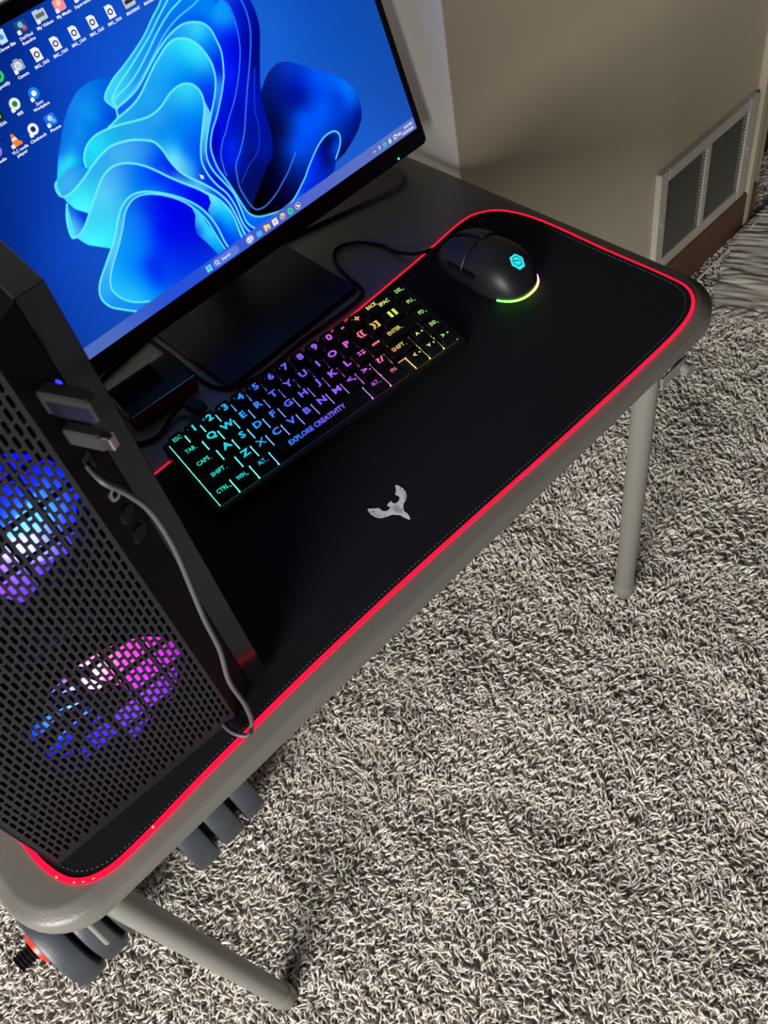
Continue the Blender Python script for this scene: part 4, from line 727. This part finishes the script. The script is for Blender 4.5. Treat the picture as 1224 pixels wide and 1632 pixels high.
def f_ob(b, x, y): disc(b, x, y, 13.5, 0); disc(b, x, y, 11.5, 1, .0004); disc(b, x-3, y-3, 4.5, 0, .0005); disc(b, x+4, y+2, 4, 0, .0005); disc(b, x-2, y+5, 3.2, 0, .0005)
tbi(1245, f_ob, [(60, 62, 80)])
def f_up(b, x, y): poly(b, [(x-7, y+3), (x, y-4), (x+7, y+3), (x+5, y+5), (x, y), (x-5, y+5)][::-1], 0)
tbi(1678, f_up, [])
def f_mic(b, x, y): rr(b, x-4, y-8, x+4, y+2, 3.5, 0); rr(b, x-1.2, y+3, x+1.2, y+9, .5, 0)
tbi(1709, f_mic, [])
def f_sync(b, x, y): disc(b, x, y, 9, 1); poly(b, [(x-5, y+1), (x+5, y-5), (x+5, y-2), (x-4, y+4)][::-1], 2, .0005)
tbi(1739, f_sync, [(70, 210, 200), (30, 90, 150)])
def f_lock(b, x, y): rr(b, x-7, y-3, x+7, y+10, 3, 0); rr(b, x-3, y-11, x+3, y-2, 2, 0); rr(b, x-2.5, y+1, x+2.5, y+6, 1, 1, .0005)
tbi(1769, f_lock, [(98, 116, 195)])
def f_net(b, x, y): disc(b, x, y, 10, 0); disc(b, x, y, 6, 1, .0005); rr(b, x+1, y-10, x+10, y-4, 1, 0, .0006)
tbi(1801, f_net, [(98, 116, 195)])
def f_snd(b, x, y): poly(b, [(x-9, y-3), (x-4, y-3), (x+1, y-8), (x+1, y+8), (x-4, y+3), (x-9, y+3)][::-1], 0); rr(b, x+3, y-5, x+5, y+5, 1, 0); rr(b, x+7, y-8, x+9, y+8, 1, 0)
tbi(1825, f_snd, [])
b = MB(); txt(b, '3:04 PM', 1880, 1047, 10, 0, 46); txt(b, '10/29/2025', 1872, 1066, 10, 0, 66); b.build('clock_text', [ew], scr)
b = MB(); poly(b, [(915, 732), (915, 754), (920, 749), (924, 757), (928, 755), (924, 747), (931, 747)][::-1], 0, .0004); b.build('mouse_pointer', [ew], scr)

b = MB(); b.box((.012-.137, .318-.5, .0), (.204-.137, .545-.5, .0062), bev=.0015); b.build('base_shade_plate', m_blk, mo)  # black stand plate, also stands in for the deep shade on the tabletop
for i in range(4): MB().box((.073+.0197*i-.137, .3495-.5, .0062), (.083+.0197*i-.137, .3508-.5, .0065)).build('base_mark', m_grey, mo)

# ---------------- small hub under the monitor ----------------
hb = empty('usb_hub', 'small dark box with a glossy top and thin metal edge, lying under the monitor', 'hub', (-.046, .380, TZ), math.radians(-4.5))
MB().box((-.042, -.026, 0), (.042, .030, .020), bev=.002).build('body', m_blk, hb)
MB().box((-.040, -.006, .0200), (.016, .028, .0212), bev=.0004).build('glass_top', m_gloss, hb)
MB().box((-.040, -.0264, .0188), (.042, -.0252, .0200)).build('metal_edge', mat('dull_metal', (.35, .30, .27), .35, metal=1.), hb)
for x0, x1 in ((-.034, -.018), (-.006, .003), (.014, .030)):
    MB().box((x0, -.0266, .006), (x1, -.0258, .014)).build('port', m_hole, hb)
MB().box((-.041, -.0262, .003), (.041, -.0258, .0165), bev=.0001).build('front_plate', mat('hub_front', (.035, .025, .028), .5), hb)

# ---------------- tower ----------------
tw = empty('computer_tower', 'black computer tower with perforated front and glowing coloured fans on the left of the mat', 'computer', (-.404, .029, 0), math.radians(-3.86))
TH = .447
b = MB(); p = .0047; qv = .0122; sw = .00130; slh = .0049; x00, z00 = .0022, .0120; nc = 37; nr = 35; th = .0012
for k in range(nc):
    xc = x00+(k+.5)*p; off = 0 if k % 2 == 0 else qv/2
    zz = z00; cells = []
    if off: b.add([(xc-p/2, 0, z00), (xc+p/2, 0, z00), (xc+p/2, 0, z00+off), (xc-p/2, 0, z00+off)], [(0, 1, 2, 3)])
    n_ = nr
    for j in range(n_):
        zc = z00+off+(j+.5)*qv
        if off and j == n_-1:
            b.add([(xc-p/2, 0, zc-qv/2), (xc+p/2, 0, zc-qv/2), (xc+p/2, 0, z00+nr*qv), (xc-p/2, 0, z00+nr*qv)], [(0, 1, 2, 3)]); continue
        I = [(-sw, -slh+.0008), (-sw*.45, -slh), (sw*.45, -slh), (sw, -slh+.0008), (sw, slh-.0008), (sw*.45, slh), (-sw*.45, slh), (-sw, slh-.0008)]
        O = [(-p/2, -slh+.0008), (-p/2, -qv/2), (p/2, -qv/2), (p/2, -slh+.0008), (p/2, slh-.0008), (p/2, qv/2), (-p/2, qv/2), (-p/2, slh-.0008)]
        P = [(xc+x, 0, zc+z) for x, z in I]+[(xc+x, 0, zc+z) for x, z in O]+[(xc+x, th, zc+z) for x, z in I]
        b.add(P, [(i, 8+i, 8+(i+1) % 8, (i+1) % 8) for i in range(8)]+[(i, (i+1) % 8, 16+(i+1) % 8, 16+i) for i in range(8)])
x1_ = x00+nc*p; z1_ = z00+nr*qv
for a, c in (((0, 0, .004), (x00, .002, TH)), ((x1_, 0, .004), (.178, .002, TH)), ((x00, 0, .004), (x1_, .002, z00)), ((x00, 0, z1_), (x1_, .002, TH))):
    b.box(a, c)
b.build('mesh_panel', m_steel, tw)
b = MB(); b.box((-.0022, .0005, .002), (0, .048, TH)).box((0, .0021, .002), (.176, .048, .006)).box((0, .0021, TH-.006), (.176, .048, TH)); b.build('panel_frame', m_blk2, tw)
b = MB(); b.prism([(.178, 0), (.204, .0145), (.204, .048), (.178, .048)], .004, TH); b.build('control_strip', m_blk2, tw)
b = MB(); b.box((-.001, .049, .010), (.2035, .42, TH-.002), bev=.002); b.build('chassis', m_blk2, tw)
MB().box((.2042, .0150, .004), (.2225, .42, TH+.001), bev=.0006).build('side_glass', m_gloss, tw)
b = MB()
for x, y in ((.02, .07), (.19, .07), (.02, .39), (.19, .39)): b.tube([(x, y, .0), (x, y, .011)], .012, 16)
b.build('rubber_feet', m_blk2, tw)
b = MB()
for i in range(1, 7):
    x = x00+i*5.35*p; b.box((x-.0021, .0045, .01), (x+.0021, .0085, TH-.01))
for i in range(15): z = .025+i*.0305; b.box((.002, .0050, z-.0013), (.176, .0080, z+.0013))
b.build('filter_grid', m_blk2, tw)
FC = [(10, (225, 40, 230)), (45, (255, 60, 185)), (80, (240, 110, 200)), (110, (130, 80, 255)), (140, (10, 40, 255)), (190, (10, 30, 255)), (240, (50, 40, 255)), (290, (110, 50, 240)), (330, (160, 40, 245)), (370, (225, 40, 230))]
FD = [(0, (10, 20, 255)), (60, (10, 20, 255)), (120, (10, 20, 255)), (170, (60, 30, 255)), (220, (150, 60, 250)), (270, (120, 60, 245)), (300, (70, 40, 245)), (330, (20, 25, 250)), (360, (10, 20, 255))]
def fcol(tab, a):
    a = a % 360
    if a < tab[0][0]: a += 360
    for i in range(len(tab)-1):
        if tab[i][0] <= a <= tab[i+1][0]:
            t = (a-tab[i][0])/(tab[i+1][0]-tab[i][0]); p_ = lin(tab[i][1]); q_ = lin(tab[i+1][1]); return tuple(p_[j]*(1-t)+q_[j]*t for j in range(3))
    return lin(tab[-1][1])
m_fan = evmat('fan_light', 2.1)
for fi, (fx, fz, tab, hot) in enumerate(((.110, .103, FC, [(92, 1.0, (1, .8, .85)), (150, 1.0, (.15, .85, 1.))]), (.116, .314, FD, [(340, .9, (.1, .7, 1.)), (300, .8, (.8, .95, 1.))]))):
    fn = empty_part = bpy.data.objects.new('case_fan', None); COL.objects.link(fn); fn.parent = tw; fn.location = (fx, .021, fz)
    b = MB(); r1 = .061; n = 48
    P = []; 
    for k in range(n):
        g = 2*pi*k/n+1e-4; c, s_ = math.cos(g), math.sin(g); m_ = 0.066/max(abs(c), abs(s_))
        P += [(c*(.0645), 0, s_*(.0645)), (c*m_, 0, s_*m_), (c*.0645, .024, s_*.0645), (c*m_, .024, s_*m_)]
    b.add(P, [f for k in range(n) for f in ((4*k, 4*k+1, 4*((k+1) % n)+1, 4*((k+1) % n)), (4*k, 4*((k+1) % n), 4*((k+1) % n)+2, 4*k+2), (4*k+1, 4*k+3, 4*((k+1) % n)+3, 4*((k+1) % n)+1))])
    b.build('fan_frame', m_blk2, fn)
    MB().lathe([(.013, .0), (.015, .002), (.015, .02)], (0, .001, 0), (0, 1, 0), 32).build('hub', m_blk2, fn, smooth=True, angle=40)
    b = MB()
    for bl in range(9):
        P = []; C = []
        for i in range(9):
            r = .0150+.0490*i/8
            for j in range(7):
                a = 2*pi*bl/9+(j/6)*.655+.45*(i/8)**1.2; y = .004+.012*(j/6)
                P.append((r*math.cos(a), y, r*math.sin(a)))
                deg = math.degrees(a); cc = fcol(tab, deg); fade = 1.15-.75*(i/8)**2
                k_ = [0, 0, 0]
                for ha, hs, hc in hot:
                    w = math.exp(-(((deg-ha+180) % 360-180)/22)**2)*math.exp(-((i/8-.25)/.35)**2)*hs
                    k_ = [k_[q_]+w*hc[q_] for q_ in range(3)]
                C.append(tuple(cc[q_]*fade+k_[q_] for q_ in range(3)))
        b.add(P, [(i*7+j, i*7+j+1, (i+1)*7+j+1, (i+1)*7+j) for i in range(8) for j in range(6)], 0, C)
    b.build('blades', m_fan, fn, smooth=True)
# controls on the slanted strip: frame along the slant
sd = Vector((.026, .0145, 0)).normalized(); sn = Vector((sd.y, -sd.x, 0)); so = Vector((.178, 0, 0))
def TS(a, z, h=0.): return tuple(so+sd*a+Vector((0, 0, z))+sn*h)
MB().lathe([(.0028, 0), (.0056, 0), (.0056, .0012), (.0034, .0014), (.0028, .0002)], TS(.0185, .300, -.0004), tuple(sn), 24).build('headphone_jack', m_silver, tw, smooth=True, angle=30)
for z in (.279, .257):
    o = MB().lathe([(.0066, 0), (.0066, .0012), (.0058, .0018)], TS(.0185, z, -.0004), tuple(sn), 28).build('button', m_blk, tw, smooth=True, angle=30)
    MB().lathe([(.0072, 0), (.0078, .0006), (.0072, .0008)], TS(.0185, z, -.0006), tuple(sn), 28).build('ring', m_gloss, o)
for z in (.335, .362, .392):
    MB().box((-.0032, -.0005, -.0068), (.0032, .0006, .0068), T=lambda p, z=z: TS(.0150+p[0], z+p[2], -p[1])).build('usb_port', m_hole, tw)

# ---------------- things plugged into the tower ----------------
def TWp(x, y, z):
    g = math.radians(-3.86); return (-.404+x*math.cos(g)-y*math.sin(g), .029+x*math.sin(g)+y*math.cos(g), z)
def TSw(a, z, h=0.): return TWp(*TS(a, z, h))
o0 = Vector(TSw(.015, .392))
ud = empty('usb_receiver', 'grey usb stick with two blue lights plugged in high on the tower strip', 'usb stick', tuple(o0))
def US(p, z=.392): return tuple(Vector(TSw(.015+p[0], z+p[2], p[1]))-o0)
MB().box((-.0050, -.002, -.0088), (.0050, .033, .0088), T=US, bev=.0014).build('body', mat('stick_grey', (.016, .016, .016), .4, spec=.25), ud)
MB().box((-.0054, .004, -.0082), (-.0050, .031, .0030), T=US).build('polished_side', mat('polished_violet', (.16, .13, .30), .25, metal=1.), ud)
b = MB()
for z in (.0070, .0020): b.lathe([(.0016, 0), (.0022, .0004), (.0012, .0010)], US((.0055, .008, z)), tuple(Vector(US((1, 0, 0)))-Vector(US((0, 0, 0)))), 12)
b.build('status_lights', m_led, ud)
# grey cable drooping down the tower's edge onto the mat
c0 = Vector(TSw(.016, .335))
cb = empty('usb_cable', 'thin grey cable hanging from the tower down to the red edge of the mat', 'cable', tuple(c0))
CB = [(-0.215, 0.021, 0.336), (-0.2156, 0.004, 0.3351), (-0.2082, 0.004, 0.3168), (-0.2009, 0.006, 0.2875), (-0.1999, 0.006, 0.2488), (-0.2035, 0.005, 0.2097), (-0.2086, 0.002, 0.1679), (-0.2115, 0.0, 0.1264), (-0.219, -0.004, 0.0906), (-0.2196, -0.009, 0.0562), (-0.2212, -0.0009, 0.012), (-0.2293, -0.0047, 0.006), (-0.235, 0.001, 0.006), (-0.2383, 0.0104, 0.0062), (-0.2384, 0.024, 0.0062)]
MB().tube(rel(c0, spl(CB, 8)), .0021, 10).build('cord', m_cable, cb, smooth=True)
MB().box((-.0040, -.001, -.0065), (.0040, .024, .0065), T=lambda p: tuple(Vector(TSw(.015+p[0], .362+p[2], p[1]))-c0), bev=.0012).build('plug', m_grey, cb)
MB().box((-.0030, .0235, -.0052), (.0030, .030, .0052), T=lambda p: tuple(Vector(TSw(.015+p[0], .362+p[2], p[1]))-c0), bev=.0008).build('plug_tip', mat('pinkish_metal', (.4, .33, .33), .25, metal=1.), cb)
